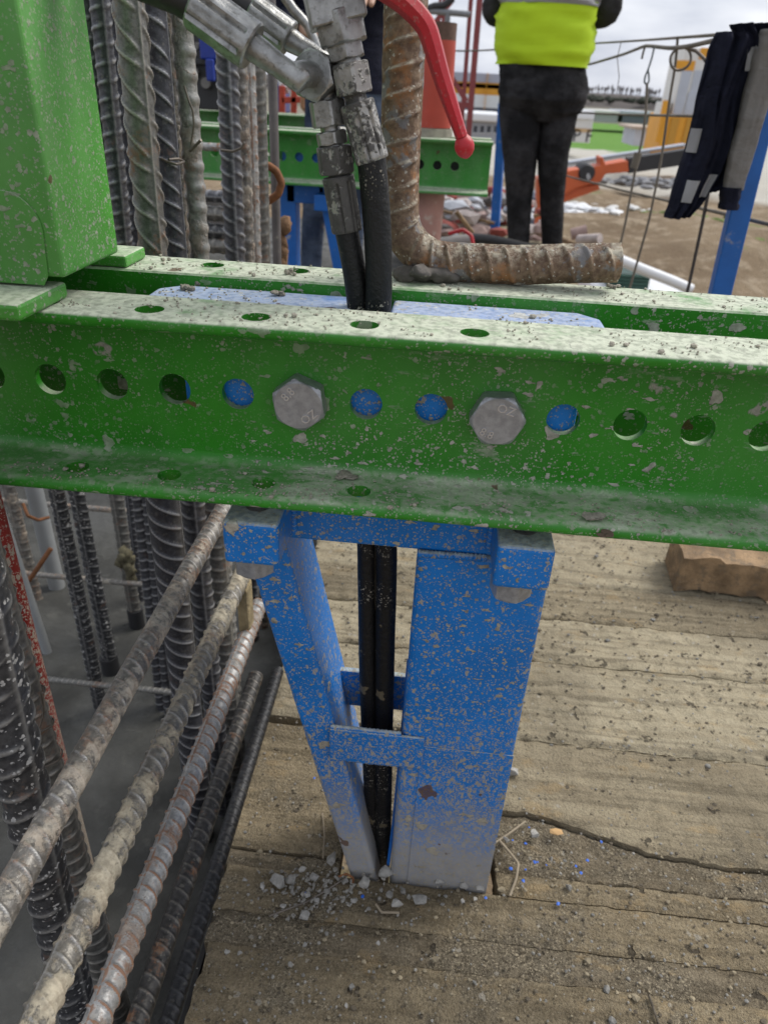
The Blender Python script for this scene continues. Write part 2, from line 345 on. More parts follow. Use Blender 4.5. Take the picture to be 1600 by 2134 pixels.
# ------------------------------------------------------------------ mesh helpers
ORG = {}
def thing(name, label, cat, loc=(0, 0, 0), group=None, kind=None):
    o = bpy.data.objects.new(name, None); COL.objects.link(o); o.empty_display_size = .05
    o.location = tuple(float(x) for x in loc); ORG[o] = np.array(loc, float)
    tag(o, label, cat, group, kind); return o
def tag(o, label=None, cat=None, group=None, kind=None):
    for k, v in (('label', label), ('category', cat), ('group', group), ('kind', kind)):
        if v: o[k] = v
    return o
class G:
    """collects geometry in world coordinates; build() links it as one mesh object"""
    def __init__(s): s.v = []; s.f = []; s.n = 0
    def add(s, V, Fc):
        V = np.asarray(V, float).reshape(-1, 3); s.v.append(V)
        s.f += [tuple(int(i)+s.n for i in q) for q in Fc]; s.n += len(V); return s
    def box(s, x0, x1, y0, y1, z0, z1, R=None, c=None):
        V = np.array([(x, y, z) for z in (z0, z1) for y in (y0, y1) for x in (x0, x1)], float)
        if R is not None: V = (V-c) @ np.asarray(R).T + c
        return s.add(V, [(0, 2, 3, 1), (4, 5, 7, 6), (0, 1, 5, 4), (2, 6, 7, 3), (0, 4, 6, 2), (1, 3, 7, 5)])
    def hexa(s, lo, hi):
        """hexahedron from 4 bottom and 4 top corners, both counter-clockwise from above"""
        return s.add(np.array(list(lo)+list(hi)), [(3, 2, 1, 0), (4, 5, 6, 7), (0, 1, 5, 4), (1, 2, 6, 5), (2, 3, 7, 6), (3, 0, 4, 7)])
    def extrude(s, poly, a, b):
        """poly: list of 3D points (planar); a, b: offset vectors"""
        P = np.asarray(poly, float); n = len(P); a = np.asarray(a, float); b = np.asarray(b, float)
        return s.add(np.vstack([P+a, P+b]), [tuple(range(n))[::-1], tuple(range(n, 2*n))]+[(i, (i+1) % n, n+(i+1) % n, n+i) for i in range(n)])
    def bar(s, p, q, w, h=None, up=(0, 0, 1)):
        p = np.asarray(p, float); q = np.asarray(q, float); h = h or w
        d = q-p; d /= np.linalg.norm(d); u = np.cross(d, up)
        if np.linalg.norm(u) < 1e-6: u = np.cross(d, (1, 0, 0))
        u /= np.linalg.norm(u); v = np.cross(u, d)
        P = [p+u*a*w/2+v*b*h/2 for a, b in ((-1, -1), (1, -1), (1, 1), (-1, 1))]
        return s.extrude(P, (0, 0, 0), q-p)
    def rev(s, p, q, prof, seg=24, hexn=None, rot=0., cap=True):
        """prof: (t along p->q in 0..1, radius); seg sides"""
        p = np.asarray(p, float); q = np.asarray(q, float); d = q-p; d /= np.linalg.norm(d)
        a = np.array((0, 0, 1.)) if abs(d[2]) < .9 else np.array((1., 0, 0)); u = np.cross(d, a); u /= np.linalg.norm(u); v = np.cross(d, u)
        th = np.arange(seg)/seg*2*math.pi+rot; ring = np.outer(np.cos(th), u)+np.outer(np.sin(th), v)
        V = np.vstack([p+(q-p)*t+ring*r for t, r in prof]); k = len(prof)
        F = [(j*seg+i, j*seg+(i+1) % seg, (j+1)*seg+(i+1) % seg, (j+1)*seg+i) for j in range(k-1) for i in range(seg)]
        if cap: F += [tuple(range(seg))[::-1], tuple(range((k-1)*seg, k*seg))]
        return s.add(V, F)
    def tube(s, pts, rad, seg=12, cap=True, ry=None, nz=None):
        P = np.asarray(pts, float); n = len(P); rad = np.full(n, rad) if np.isscalar(rad) else np.asarray(rad)
        T = np.gradient(P, axis=0); T /= np.linalg.norm(T, axis=1)[:, None]
        a = np.array((0, 0, 1.)) if abs(T[0][2]) < .9 else np.array((1., 0, 0))
        u = np.cross(T[0], a); u /= np.linalg.norm(u); U = []
        for i in range(n):
            u = u-T[i]*(u @ T[i]); u /= np.linalg.norm(u); U.append(u)
        U = np.array(U); Vv = np.cross(T, U); th = np.arange(seg)/seg*2*math.pi
        R = rad[:, None]*np.ones(seg)
        if nz is not None: R = R*(1+nz(np.arange(n)[:, None]/max(n-1, 1), th[None]))
        ryf = 1. if ry is None else ry
        V = P[:, None]+U[:, None]*(np.cos(th)[None]*R)[..., None]+Vv[:, None]*(np.sin(th)[None]*R*ryf)[..., None]
        F = [(j*seg+i, j*seg+(i+1) % seg, (j+1)*seg+(i+1) % seg, (j+1)*seg+i) for j in range(n-1) for i in range(seg)]
        if cap: F += [tuple(range(seg))[::-1], tuple(range((n-1)*seg, n*seg))]
        return s.add(V.reshape(-1, 3), F)
    def build(s, name, mat, parent=None, bevel=0., bseg=2, smooth=None, weld=False, bang=40):
        V = np.vstack(s.v); o0 = ORG[parent] if parent is not None and parent in ORG else None
        if o0 is None: o0 = V.mean(0)*0
        me = bpy.data.meshes.new(name); me.from_pydata((V-o0).tolist(), [], s.f); me.update()
        if bevel or weld:
            bm = bmesh.new(); bm.from_mesh(me)
            bmesh.ops.remove_doubles(bm, verts=bm.verts, dist=1e-5)
            bmesh.ops.recalc_face_normals(bm, faces=bm.faces)
            if bevel:
                es = [e for e in bm.edges if len(e.link_faces) == 2 and e.calc_face_angle(0) > math.radians(bang)]
                bmesh.ops.bevel(bm, geom=es, offset=bevel, segments=bseg, profile=.5, affect='EDGES', clamp_overlap=True)
            bm.to_mesh(me); bm.free()
        else:
            bm = bmesh.new(); bm.from_mesh(me); bmesh.ops.recalc_face_normals(bm, faces=bm.faces); bm.to_mesh(me); bm.free()
        if smooth is not None:
            me.polygons.foreach_set('use_smooth', [True]*len(me.polygons))
            me.set_sharp_from_angle(angle=math.radians(smooth))
        me.materials.append(mat)
        o = bpy.data.objects.new(name, me); COL.objects.link(o)
        if parent is not None: o.parent = parent; ORG[o] = o0
        return o
def one(o, label, cat, group=None, kind=None):
    """re-centre a one-mesh thing on its own base and tag it"""
    me = o.data; n = len(me.vertices); a = np.empty(n*3); me.vertices.foreach_get('co', a); a = a.reshape(-1, 3)
    c = np.array([(a[:, 0].min()+a[:, 0].max())/2, (a[:, 1].min()+a[:, 1].max())/2, a[:, 2].min()])
    me.vertices.foreach_set('co', (a-c).ravel()); me.update(); o.location = c; ORG[o] = c
    return tag(o, label, cat, group, kind)

def fast_mesh(name, V, quads, mat, parent=None, tris=None, smooth=True, sharp=None):
    o0 = ORG[parent] if parent is not None and parent in ORG else np.zeros(3)
    me = bpy.data.meshes.new(name); V = np.asarray(V)-o0
    fs = quads.tolist() if len(quads) else []
    if tris is not None: fs += [tuple(t) for t in tris]
    me.from_pydata(V.tolist(), [], fs); me.update()
    if smooth:
        me.polygons.foreach_set('use_smooth', [True]*len(me.polygons))
        if sharp: me.set_sharp_from_angle(angle=math.radians(sharp))
    me.materials.append(mat); o = bpy.data.objects.new(name, me); COL.objects.link(o)
    if parent is not None: o.parent = parent; ORG[o] = o0
    return o

def grid_quads(nr, nc, wrap):
    i = np.arange(nr-1)[:, None]; j = np.arange(nc if wrap else nc-1)[None]
    a = i*nc+j; b = i*nc+(j+1) % nc
    return np.stack([a, b, b+nc, a+nc], -1).reshape(-1, 4)

def ribbed(name, path, r, mat, parent=None, pitch=None, incl=.55, alt=0., roll=0., fine=1., h=.075, lrib=.07, seg=36, lump=0., seed=0, rw=.3):
    """deformed reinforcing bar along a polyline: slanting crescent ribs and two long ribs"""
    P = np.asarray(path, float); sl = np.concatenate([[0], np.cumsum(np.linalg.norm(np.diff(P, axis=0), axis=1))]); L = sl[-1]
    pitch = pitch or r*1.15; n = max(int(L/(pitch*.085*fine)), 8)
    s = np.linspace(0, L, n); Q = np.stack([np.interp(s, sl, P[:, k]) for k in range(3)], 1)
    T = np.gradient(Q, axis=0); T /= np.linalg.norm(T, axis=1)[:, None]
    # frame: reference direction points towards the camera side (-Y) so that roll is meaningful
    ref = np.array((0, -1., 0)) if abs(T[0][1]) < .8 else np.array((1., 0, 0))
    U = ref-T*(T @ ref)[:, None]; U /= np.linalg.norm(U, axis=1)[:, None]; Vv = np.cross(T, U)
    th = np.arange(seg)/seg*2*math.pi; a = (th-roll) % (2*math.pi); side = (a >= math.pi).astype(float); ph = np.where(side > 0, a-math.pi, a)
    c = np.clip(np.sin(ph)*1.7, 0, 1)[None]
    def fam(period, inc, off):
        x = s[:, None]/period + (ph[None]/math.pi-.5)*inc/period*2*r + side[None]*.5 + off
        fr = np.abs((x % 1)-.5)*2*period/pitch        # distance to centre line in half pitches
        return np.clip(1.25-fr/rw, 0, 1)
    if alt: rib = np.maximum(fam(2*pitch, incl, 0.), fam(2*pitch, incl+alt, .5))
    else: rib = fam(pitch, incl, 0.)
    rib = rib*rib*(3-2*rib)*c
    lr = np.exp(-(np.minimum(ph, math.pi-ph)/.13)**2)[None]
    R = r*(1+h*rib*1.6+lrib*1.3*lr)
    if lump: 
        pp = np.stack([np.broadcast_to(s[:, None]/r*.7, R.shape), np.broadcast_to(np.cos(th)[None]*1.3, R.shape), np.broadcast_to(np.sin(th)[None]*1.3, R.shape)], -1)
        nz = fbm(pp, 4, seed); R = R+r*lump*np.clip(nz+.05, 0, 1)
    V = Q[:, None]+U[:, None]*(np.cos(th)[None]*R)[..., None]+Vv[:, None]*(np.sin(th)[None]*R)[..., None]
    V = np.vstack([V.reshape(-1, 3), Q[:1], Q[-1:]]); qd = grid_quads(n, seg, True)
    N = n*seg; tr = [(N, (i+1) % seg, i) for i in range(seg)]+[(N+1, (n-1)*seg+i, (n-1)*seg+(i+1) % seg) for i in range(seg)]
    return fast_mesh(name, V, qd, mat, parent, tr)

ICO_V = None
def rock(g, c, size, sq=(1, 1, .75), rs=None):
    """an angular irregular stone added to a collector"""
    global ICO_V, ICO_F
    if ICO_V is None:
        p = (1+5**.5)/2
        ICO_V = np.array([(-1, p, 0), (1, p, 0), (-1, -p, 0), (1, -p, 0), (0, -1, p), (0, 1, p), (0, -1, -p), (0, 1, -p), (p, 0, -1), (p, 0, 1), (-p, 0, -1), (-p, 0, 1)])/1.9
        ICO_F = [(0, 11, 5), (0, 5, 1), (0, 1, 7), (0, 7, 10), (0, 10, 11), (1, 5, 9), (5, 11, 4), (11, 10, 2), (10, 7, 6), (7, 1, 8), (3, 9, 4), (3, 4, 2), (3, 2, 6), (3, 6, 8), (3, 8, 9), (4, 9, 5), (2, 4, 11), (6, 2, 10), (8, 6, 7), (9, 8, 1)]
    rs = rs or rng
    A = rs.normal(size=(3, 3)); q, _ = np.linalg.qr(A)
    V = ICO_V*(1+rs.uniform(-.28, .22, (12, 1))); V = (V @ q)*np.array(sq)*size/2
    return g.add(V+np.asarray(c), ICO_F)

# ------------------------------------------------------------------ the setting: terrain, concrete in the wall, deck
GZ = -5.0
def terrain():
    xs = np.concatenate([np.linspace(-900, -60, 22), np.linspace(-50, 110, 130), np.linspace(125, 1200, 26)])
    ys = np.concatenate([np.linspace(-200, -12, 10), np.linspace(-8, 150, 150), np.linspace(160, 2400, 30)])
    X, Y = np.meshgrid(xs, ys, indexing='xy'); p = np.stack([X/9, Y/9, X*0], -1)
    far = np.clip((np.hypot(X, Y)-55)/60, 0, 1)
    Z = GZ+(1-far)*(fbm(p, 5, 3)*1.1+fbm(p*7, 3, 5)*.12)
    # spoil bank with wheel ruts in front of the yard
    Z += 1.3*np.exp(-((Y-.25*X-27)/5.0)**2)*np.clip((X-4)/6, 0, 1)*(1-far)
    ru = np.sin((Y*.75-X*.45)*1.6)**6; Z -= .16*ru*(1-far)
    Z = np.where(np.hypot(X, Y) < 9, np.minimum(Z, GZ), Z)
    V = np.stack([X, Y, Z], -1).reshape(-1, 3)
    t = NT('muddy_site_ground', .95, spec=.2)
    v = t.obj(); n1 = t.noise(.16, 6, .6); n2 = t.noise(1.1, 6, .65); n3 = t.noise(6, 5, .7)
    c = t.mix(t.map(n1, .38, .64), (.265, .198, .125), (.175, .125, .077))
    c = t.mix(t.map(n2, .48, .66), c, (.345, .275, .19)); c = t.mix(t.math('MULTIPLY', t.map(n3, .52, .7), .5), c, (.10, .08, .055))
    y = t.xyz(v, 1); x = t.xyz(v, 0)
    dist = t.math('SQRT', t.math('ADD', t.math('MULTIPLY', x, x), t.math('MULTIPLY', y, y)))
    yard = t.map(t.math('ADD', dist, t.math('MULTIPLY', t.noise(.08, 3), 14.)), 60., 66.)
    c = t.mix(t.math('MULTIPLY', yard, .92), c, t.mix(n2, (.56, .54, .48), (.46, .44, .39)))      # pale gravel yard
    fld = t.map(t.math('ADD', dist, t.math('MULTIPLY', n1, 30.)), 112., 116.)
    ang = t.math('DIVIDE', x, t.math('MAXIMUM', y, 1.))
    fld = t.math('MULTIPLY', fld, t.math('MULTIPLY', t.map(ang, .115, .125), t.map(ang, .30, .28)))
    c = t.mix(t.map(dist, 130., 150.), c, (.22, .20, .155))
    c = t.mix(fld, c, t.mix(n1, (.10, .235, .035), (.14, .27, .05)))
    far2 = t.map(dist, 200., 215.)
    c = t.mix(far2, c, (.16, .15, .11))
    gp = t.math('MULTIPLY', t.map(t.noise(.22, 4, .6, vec=t.vmath('ADD', v, (41, 17, 0))), .60, .68), t.map(dist, 60., 40.))
    c = t.mix(t.math('MULTIPLY', gp, .8), c, (.13, .19, .045))
    t.bump(t.math('ADD', n3, n2), .12)
    m = t.done(c)
    o = fast_mesh('ground', V, grid_quads(len(ys), len(xs), False), m); o['kind'] = 'structure'
terrain()

# far ridge and the wood on it
def ridge():
    xs = np.linspace(-500, 1500, 240); n = len(xs)
    h = 8+3.5*fbm(np.stack([xs/170, xs*0, xs*0], -1), 4, 9)
    rows = []
    for y, k in ((560, 0.), (600, .45), (640, .85), (700, 1.), (800, .9), (950, 0.)):
        rows.append(np.stack([xs, np.full(n, y), GZ-1+k*(h+1)], -1))
    V = np.stack(rows).reshape(-1, 3)
    o = fast_mesh('hill', V, grid_quads(6, n, False), simple('brown_hillside', (.085, .070, .062), .95, var=.4, scale=.03)); o['kind'] = 'structure'
    g = G()
    for x in np.arange(-300, 900, 1.3):
        y = rng.uniform(630, 700); hb = np.interp(x, xs, h)*.93+GZ; t = rng.uniform(3.2, 7.)
        g.rev((x, y, hb), (x+rng.uniform(-.4, .4), y, hb+t), [(0, .35), (.45, .22), (.5, rng.uniform(.5, 1.1)), (.75, rng.uniform(.5, 1.2)), (1, .12)], seg=5)
    o = g.build('far_wood', simple('bare_trees', (.17, .155, .15), .95, var=.4, scale=.2)); tag(o, 'row of bare trees along the far ridge', None, None, 'stuff')
    g = G()
    for x in np.arange(-300, 900, 2.2):
        y = rng.uniform(570, 625); 
        rock(g, (x, y, GZ+np.interp(x, xs, h)*.45+rng.uniform(0, 1.5)), rng.uniform(5, 9), (1, 1, .6))
    o = g.build('far_scrub', simple('dark_scrub', (.045, .052, .035), .95, var=.5, scale=.1)); tag(o, 'dark scrub on the slope of the far ridge', None, None, 'stuff')
ridge()

# concrete surface inside the wall and the steel form at the deck's edge
def concrete():
    xs = np.linspace(-1.6, .088, 90); ys = np.linspace(-.9, 6.5, 200); X, Y = np.meshgrid(xs, ys)
    Z = -.86+fbm(np.stack([X*5, Y*5, X*0], -1), 5, 21)*.030+fbm(np.stack([X*1.4, Y*1.4, X*0], -1), 3, 2)*.035
    o = fast_mesh('concrete_surface', np.stack([X, Y, Z], -1).reshape(-1, 3), grid_quads(len(ys), len(xs), False), CONC); o['kind'] = 'structure'
concrete()
g = G(); g.box(.089, .094, -.9, 6.5, -1.7, -.66)
fp = g.build('form_panel', FORMM); one(fp, 'dark steel form panel below the edge of the board deck', 'form panel')
for k in range(4):
    g = G(); g.box(.0945, .14, -.9, 6.5, -1.6+.27*k, -1.56+.27*k); g.build('stiffener', FORMM, fp, bevel=.002)
g = G(); g.box(-1.64, -1.605, -.9, 6.5, -1.7, -.6)
one(g.build('form_panel', FORMM), 'dark form panel on the far side of the wall under the green beam', 'form panel')

DZ = -.618
deck = thing('timber_deck', None, None, (0, 0, DZ), kind='structure')
def plank(x0, x1, y0, y1, mat, dz=0., seed=0, cut=None, res=.006, tilt=0.):
    nx = max(int((x1-x0)/res), 6); ny = max(int((y1-y0)/res), 4)
    u = np.linspace(0, 1, nx); v = np.linspace(0, 1, ny); U, Vv = np.meshgrid(u, v)
    X = x0+U*(x1-x0); e0 = np.full(nx, y0); e1 = np.full(nx, y1)
    jag = .0006
    e0 = e0+fbm(np.stack([X[0]*22, X[0]*0+seed, X[0]*0], -1), 4, seed)*jag; e1 = e1+fbm(np.stack([X[0]*22, X[0]*0+seed+5, X[0]*0], -1), 4, seed+3)*jag
    if cut is not None:
        for k, fn in cut.items():
            if k == 'y1': e1 = fn(X[0])
            else: e0 = fn(X[0])
    Y = e0[None]+(e1-e0)[None]*Vv
    le = fbm(np.stack([Y*30, Y*0+seed, Y*0], -1), 4, seed+8)*.006
    X = X+le*(1-U)
    P = np.stack([X*9, Y*26, X*0+seed], -1)
    Z = DZ+dz+fbm(P, 4, seed)*.0016+fbm(np.stack([X*75, Y*75, X*0], -1), 3, 4)*.0045+fbm(np.stack([X*22, Y*22, X*0], -1), 3, 14)*.0018+tilt*(Vv-.5)
    ed = np.minimum(np.minimum(Vv, 1-Vv)*(y1-y0), np.minimum(U, 1-U)*(x1-x0)); Z = Z-.0036*np.clip(1-ed/.0045, 0, 1)**2
    top = np.stack([X, Y, Z], -1).reshape(-1, 3); q = grid_quads(ny, nx, False); n = len(top)
    bi = np.concatenate([np.arange(nx), np.arange(1, ny)*nx+nx-1, (ny-1)*nx+np.arange(nx-2, -1, -1), np.arange(ny-2, 0, -1)*nx])
    bot = top[bi].copy(); bot[:, 2] = DZ+dz-.040; k = len(bi)
    sq = np.stack([np.roll(bi, -1), bi, n+np.arange(k), n+np.roll(np.arange(k), -1)], -1)
    o = fast_mesh('plank', np.vstack([top, bot]), np.vstack([q, sq]), mat, deck, sharp=50)
    return o
RX = .985
plank(.100, RX, -.62, -.3985, DECK[0], 0, 31, res=.01)
plank(.098, RX, -.398, -.2338, DECK[1], 0, 37, res=.008)
plank(.103, RX, -.2335, -.0868, DECK[0], .001, 1)
plank(.098, RX, -.0864, -.0492, DECK[1], .000, 2)
plank(.100, RX, -.0488, .0065, DECK[0], .001, 3)
plank(.094, .236, .0075, .028, DECK[1], 0, 4)
brk = lambda x: .128-.048/(1+np.exp(-(x-.56)/.035))+fbm(np.stack([x*40, x*0, x*0], -1), 4, 12)*.004
plank(.430, RX, .008, .0355, DECK[0], .001, 5)
plank(.430, RX, .0375, .14, DECK[1], -.006, 6, cut={'y1': lambda x: brk(x)-.0012})
plank(.424, RX, .14, .249, DECK[3], .003, 7, cut={'y0': lambda x: brk(x)})
plank(.086, .236, .031, .236, DECK[0], .002, 8)
plank(.238, .300, .086, .236, DECK[1], -.004, 9)
plank(.301, .422, .088, .249, DECK[1], -.004, 10)
plank(.092, RX, .2530, .4300, DECK[2], .000, 11)
plank(.088, RX, .4325, .5490, DECK[2], .000, 12)
plank(.084, RX, .550, .662, DECK[3], .001, 13)
plank(.080, RX, .6655, .8615, DECK[2], -.002, 14)
yy = .864
for k in range(24):
    w = rng.uniform(.14, .22)
    plank(.086+rng.uniform(-.01, .01), RX, yy, yy+w-.004, DECK[(2, 3, 0, 2)[k % 4]], rng.uniform(-.004, .003), 40+k, res=.016); yy += w
g = G()
for x in (.16, .55, .93): g.box(x-.04, x+.04, -.62, yy, DZ-.16, DZ-.047)
g.build('joist', DECK[1], deck)

# ------------------------------------------------------------------ channel beams
def holed(g, u0, u1, v0, v1, holes, fn, t, seg=28):
    """plate from u0..u1, v0..v1 with round holes; fn(u, v, w) -> world; thickness 0..t along w"""
    xs = sorted(holes); edges = [u0]
    for i, (hu, hv, r) in enumerate(xs):
        a = (xs[i-1][0]+hu)/2 if i else max(u0, hu-(v1-v0)/2); b = (xs[i+1][0]+hu)/2 if i < len(xs)-1 else min(u1, hu+(v1-v0)/2)
        if i == 0 and a > u0+1e-6:
            for w in (0, t): g.add([fn(u0, v0, w), fn(a, v0, w), fn(a, v1, w), fn(u0, v1, w)], [(0, 1, 2, 3)])
        th = sorted(set([k/seg*2*math.pi for k in range(seg)]+[math.atan2(y-hv, x-hu) % (2*math.pi) for x in (a, b) for y in (v0, v1)]))
        ins = [(hu+r*math.cos(x), hv+r*math.sin(x)) for x in th]; out = []
        for x in th:
            cx, sx = math.cos(x), math.sin(x)
            kx = (b-hu)/cx if cx > 1e-9 else (a-hu)/cx if cx < -1e-9 else 1e9
            ky = (v1-hv)/sx if sx > 1e-9 else (v0-hv)/sx if sx < -1e-9 else 1e9
            k = min(kx, ky); out.append((hu+k*cx, hv+k*sx))
        n = len(th)
        for w in (0, t):
            g.add([fn(*p, w) for p in ins]+[fn(*p, w) for p in out], [(i2, (i2+1) % n, n+(i2+1) % n, n+i2) for i2 in range(n)])
        g.add([fn(*p, 0) for p in ins]+[fn(*p, t) for p in ins], [(i2, (i2+1) % n, n+(i2+1) % n, n+i2) for i2 in range(n)])
        if i == len(xs)-1 and b < u1-1e-6:
            for w in (0, t): g.add([fn(b, v0, w), fn(u1, v0, w), fn(u1, v1, w), fn(b, v1, w)], [(0, 1, 2, 3)])
    if not xs:
        for w in (0, t): g.add([fn(u0, v0, w), fn(u1, v0, w), fn(u1, v1, w), fn(u0, v1, w)], [(0, 1, 2, 3)])

def channel(x0, x1, yb, sgn, mat, parent, web_h, top_h, bot_h, zc=0., seg=28):
    """UPN 140 lying along X; yb = outer face of the web, flanges run towards sgn*Y"""
    H, Wd, tw, tf, rf = .07, .060, .007, .010, .009
    g = G(); P = lambda y, z: (yb+sgn*y, zc+z)              # y measured from the back of the web to the flange tip
    def strip(pr):
        n = len(pr); V = [(x, *P(y, z)) for x in (x0, x1) for y, z in pr]
        g.add(V, [(i, i+1, n+i+1, n+i) for i in range(n-1)])
    fy0, fy1, wz = .024, .050, .046
    arc = lambda cy, cz, r, a0, a1, n=6: [(cy+r*math.cos(math.radians(a0+(a1-a0)*i/n)), cz+r*math.sin(math.radians(a0+(a1-a0)*i/n))) for i in range(n+1)]
    for q in (1, -1):
        o = lambda L: [(a, b*q) for a, b in L]
        strip(o([(0, wz), (0, H-.0015), (.0015, H), (fy0, H)]))
        strip(o([(fy1, H)]+arc(Wd-.003, H-.003, .003, 90, 0, 4)+arc(Wd-.006, H-tf+.006, .006, 0, -90, 5)+[(fy1, H-tf)]))
        strip(o([(fy0, H-tf)]+arc(tw+rf, H-tf-rf, rf, 90, 180, 6)+[(tw, wz)]))
    holed(g, x0, x1, -wz, wz, [(x, 0., .0125) for x in web_h], lambda u, v, w: (u, *P(w, v)), tw, seg)
    holed(g, x0, x1, fy0, fy1, [(x, .037, .0100) for x in top_h], lambda u, v, w: (u, *P(v, H-w)), tf, seg)
    holed(g, x0, x1, fy0, fy1, [(x, .037, .0092) for x in bot_h], lambda u, v, w: (u, *P(v, -H+w)), tf, seg)
    for x in (x0, x1):                                      # ends
        for a, b, c, d in ((0, tw, -wz, wz), (0, Wd, H-tf, H), (0, Wd, -H, -H+tf), (0, tw, wz, H-tf), (0, tw, -H+tf, -wz)):
            g.add([(x, *P(a, c)), (x, *P(b, c)), (x, *P(b, d)), (x, *P(a, d))], [(0, 1, 2, 3)])
    return g.build('channel', mat, parent, smooth=35)

beam = thing('yoke_beam', 'long green double-channel beam with round holes crossing the picture above the blue leg', 'beam', (.2, .04, -.07))
WH = [round(.05*k, 3) for k in range(-9, 16)]
channel(-.5, .82, .007, -1, GREEN, beam, WH, [.025+.075*k for k in range(-6, 5)], [.025+.075*k for k in range(-6, 4)])
channel(-.5, .82, .080, 1, GREEN, beam, WH, [.025+.075*k for k in range(-6, 3)], [.025+.075*k for k in range(-6, 4)])

def text_mesh(txt, size, depth):
    cu = bpy.data.curves.new('txt', 'FONT'); cu.body = txt; cu.size = size; cu.extrude = depth; cu.align_x = 'CENTER'; cu.align_y = 'CENTER'; cu.resolution_u = 2
    o = bpy.data.objects.new('txt', cu); COL.objects.link(o); dg = bpy.context.evaluated_depsgraph_get(); dg.update()
    me = o.evaluated_get(dg).to_mesh(); V = np.array([v.co[:] for v in me.vertices]); Fc = [tuple(p.vertices) for p in me.polygons]
    o.evaluated_get(dg).to_mesh_clear(); bpy.data.objects.remove(o); bpy.data.curves.remove(cu); return V, Fc
def hexhead(g, p, q, af, rot=0., washer=True):
    """chamfered hexagon from p (seat) to q (crown)"""
    p = np.asarray(p, float); q = np.asarray(q, float); d = q-p; L = np.linalg.norm(d); d /= L
    a = np.array((0, 0, 1.)) if abs(d[2]) < .9 else np.array((1., 0, 0)); u = np.cross(d, a); u /= np.linalg.norm(u); v = np.cross(d, u)
    n = 48; th = np.arange(n)/n*2*math.pi; k = (th-rot+math.pi/6) % (math.pi/3)-math.pi/6
    hx = af/2/np.cos(k); ri = af/2*.965
    cut = lambda t: np.minimum(hx, ri+(1-t)*L*1.75)        # conical chamfer near the crown
    V = []; ts = [0, .55, .68, .78, .86, .93, 1.]
    for t in ts: 
        R = cut(t); V.append(p+d*L*t+np.outer(np.cos(th)*R, u)+np.outer(np.sin(th)*R, v))
    V = np.vstack(V); m = len(ts)
    F = [(j*n+i, j*n+(i+1) % n, (j+1)*n+(i+1) % n, (j+1)*n+i) for j in range(m-1) for i in range(n)]+[tuple(range(n))[::-1], tuple(range((m-1)*n, m*n))]
    g.add(V, F)
for k, (bx, rot, marks) in enumerate(((.200, .16, (('8.8', -.0072, .0088, 48, .0078), ('OZ', .0085, -.0082, 40, .0080))), (.350, math.pi/6+.06, (('OZ', .0050, .0098, -14, .0080), ('8.8', -.0070, -.0100, -22, .0074))))):
    g = G(); hexhead(g, (bx, -.0005, 0), (bx, -.0145, 0), .0375, rot)
    hb = g.build('hex_bolt', BOLTM, beam, smooth=28)
    for txt, ox, oz, ang, sz in marks:
        V, Fc = text_mesh(txt, sz*1.2, .0007); a = math.radians(ang); c, s_ = math.cos(a), math.sin(a)
        g = G(); g.add(np.stack([bx+ox+V[:, 0]*c-V[:, 1]*s_, -.0146-V[:, 2], oz+V[:, 0]*s_+V[:, 1]*c], -1), Fc); g.build('grade_mark', MARKM, hb)
    g = G(); hexhead(g, (bx, .0873, 0), (bx, .106, 0), .036, rot); g.rev((bx, .0075, 0), (bx, .118, 0), [(0, .0118), (1, .0118)], 16)
    g.build('hex_nut', BOLTM, beam, smooth=28)

# ------------------------------------------------------------------ blue yoke leg
leg = thing('yoke_leg', 'blue painted steel leg with slanted strut holding up the green beam on the boards', 'steel leg', (.33, .045, -.62))
g = G(); g.box(.104, .2335, .0095, .0775, -.0760, .0505); g.build('head_box', BLUE, leg, bevel=.004)
g = G(); g.box(.2625, .412, .0095, .0775, -.0760, .0505); g.build('head_box', BLUE, leg, bevel=.004)
g = G(); g.box(.232, .264, .0095, .0125, -.0760, .0440); g.build('front_plate', BLUE, leg)
def cap(xa, xb, left):
    c = .016; y0, y1 = .0095, .0785
    poly = [(xa+c, y0), (xb, y0), (xb, y1), (xa+c, y1), (xa, y1-c), (xa, y0+c)] if left else [(xa, y0), (xb-c, y0), (xb, y0+c), (xb, y1-c), (xb-c, y1), (xa, y1)]
    g = G(); g.extrude([(x, y, .0508) for x, y in poly], (0, 0, 0), (0, 0, .0105)); g.build('cap_plate', BLUE_TOP, leg, bevel=.0035, bseg=3)
cap(.070, .2340, True); cap(.2620, .427, False)
g = G(); g.box(.170, .3725, .0125, .0735, -.138, -.0790); g.build('cross_bar', BLUE, leg, bevel=.003)
for xa, xb, yb_ in ((.1435, .1885, .014), (.3605, .4050, .012)):
    g = G(); g.box(xa, xb, -.045, .0118, -.1290, -.0895); lug = g.build('lug', BLUE, leg, bevel=.0035, bseg=3)
    xc = (xa+xb)/2; yc = -.0165
    g = G(); pr = []
    for i in range(22): pr += [(i/22, .0086), ((i+.5)/22, .0100)]
    g.rev((xc, yc, -.0893), (xc, yc, -.0705), pr+[(1, .0088)], 20); g.build('threaded_stud', ZINC, lug, smooth=20)
    g = G(); hexhead(g, (xc-.004, yc-.004, -.1292), (xc-.004, yc-.004, -.1500), .0310, .3); g.build('bolt_head', BOLTM, lug, smooth=28)
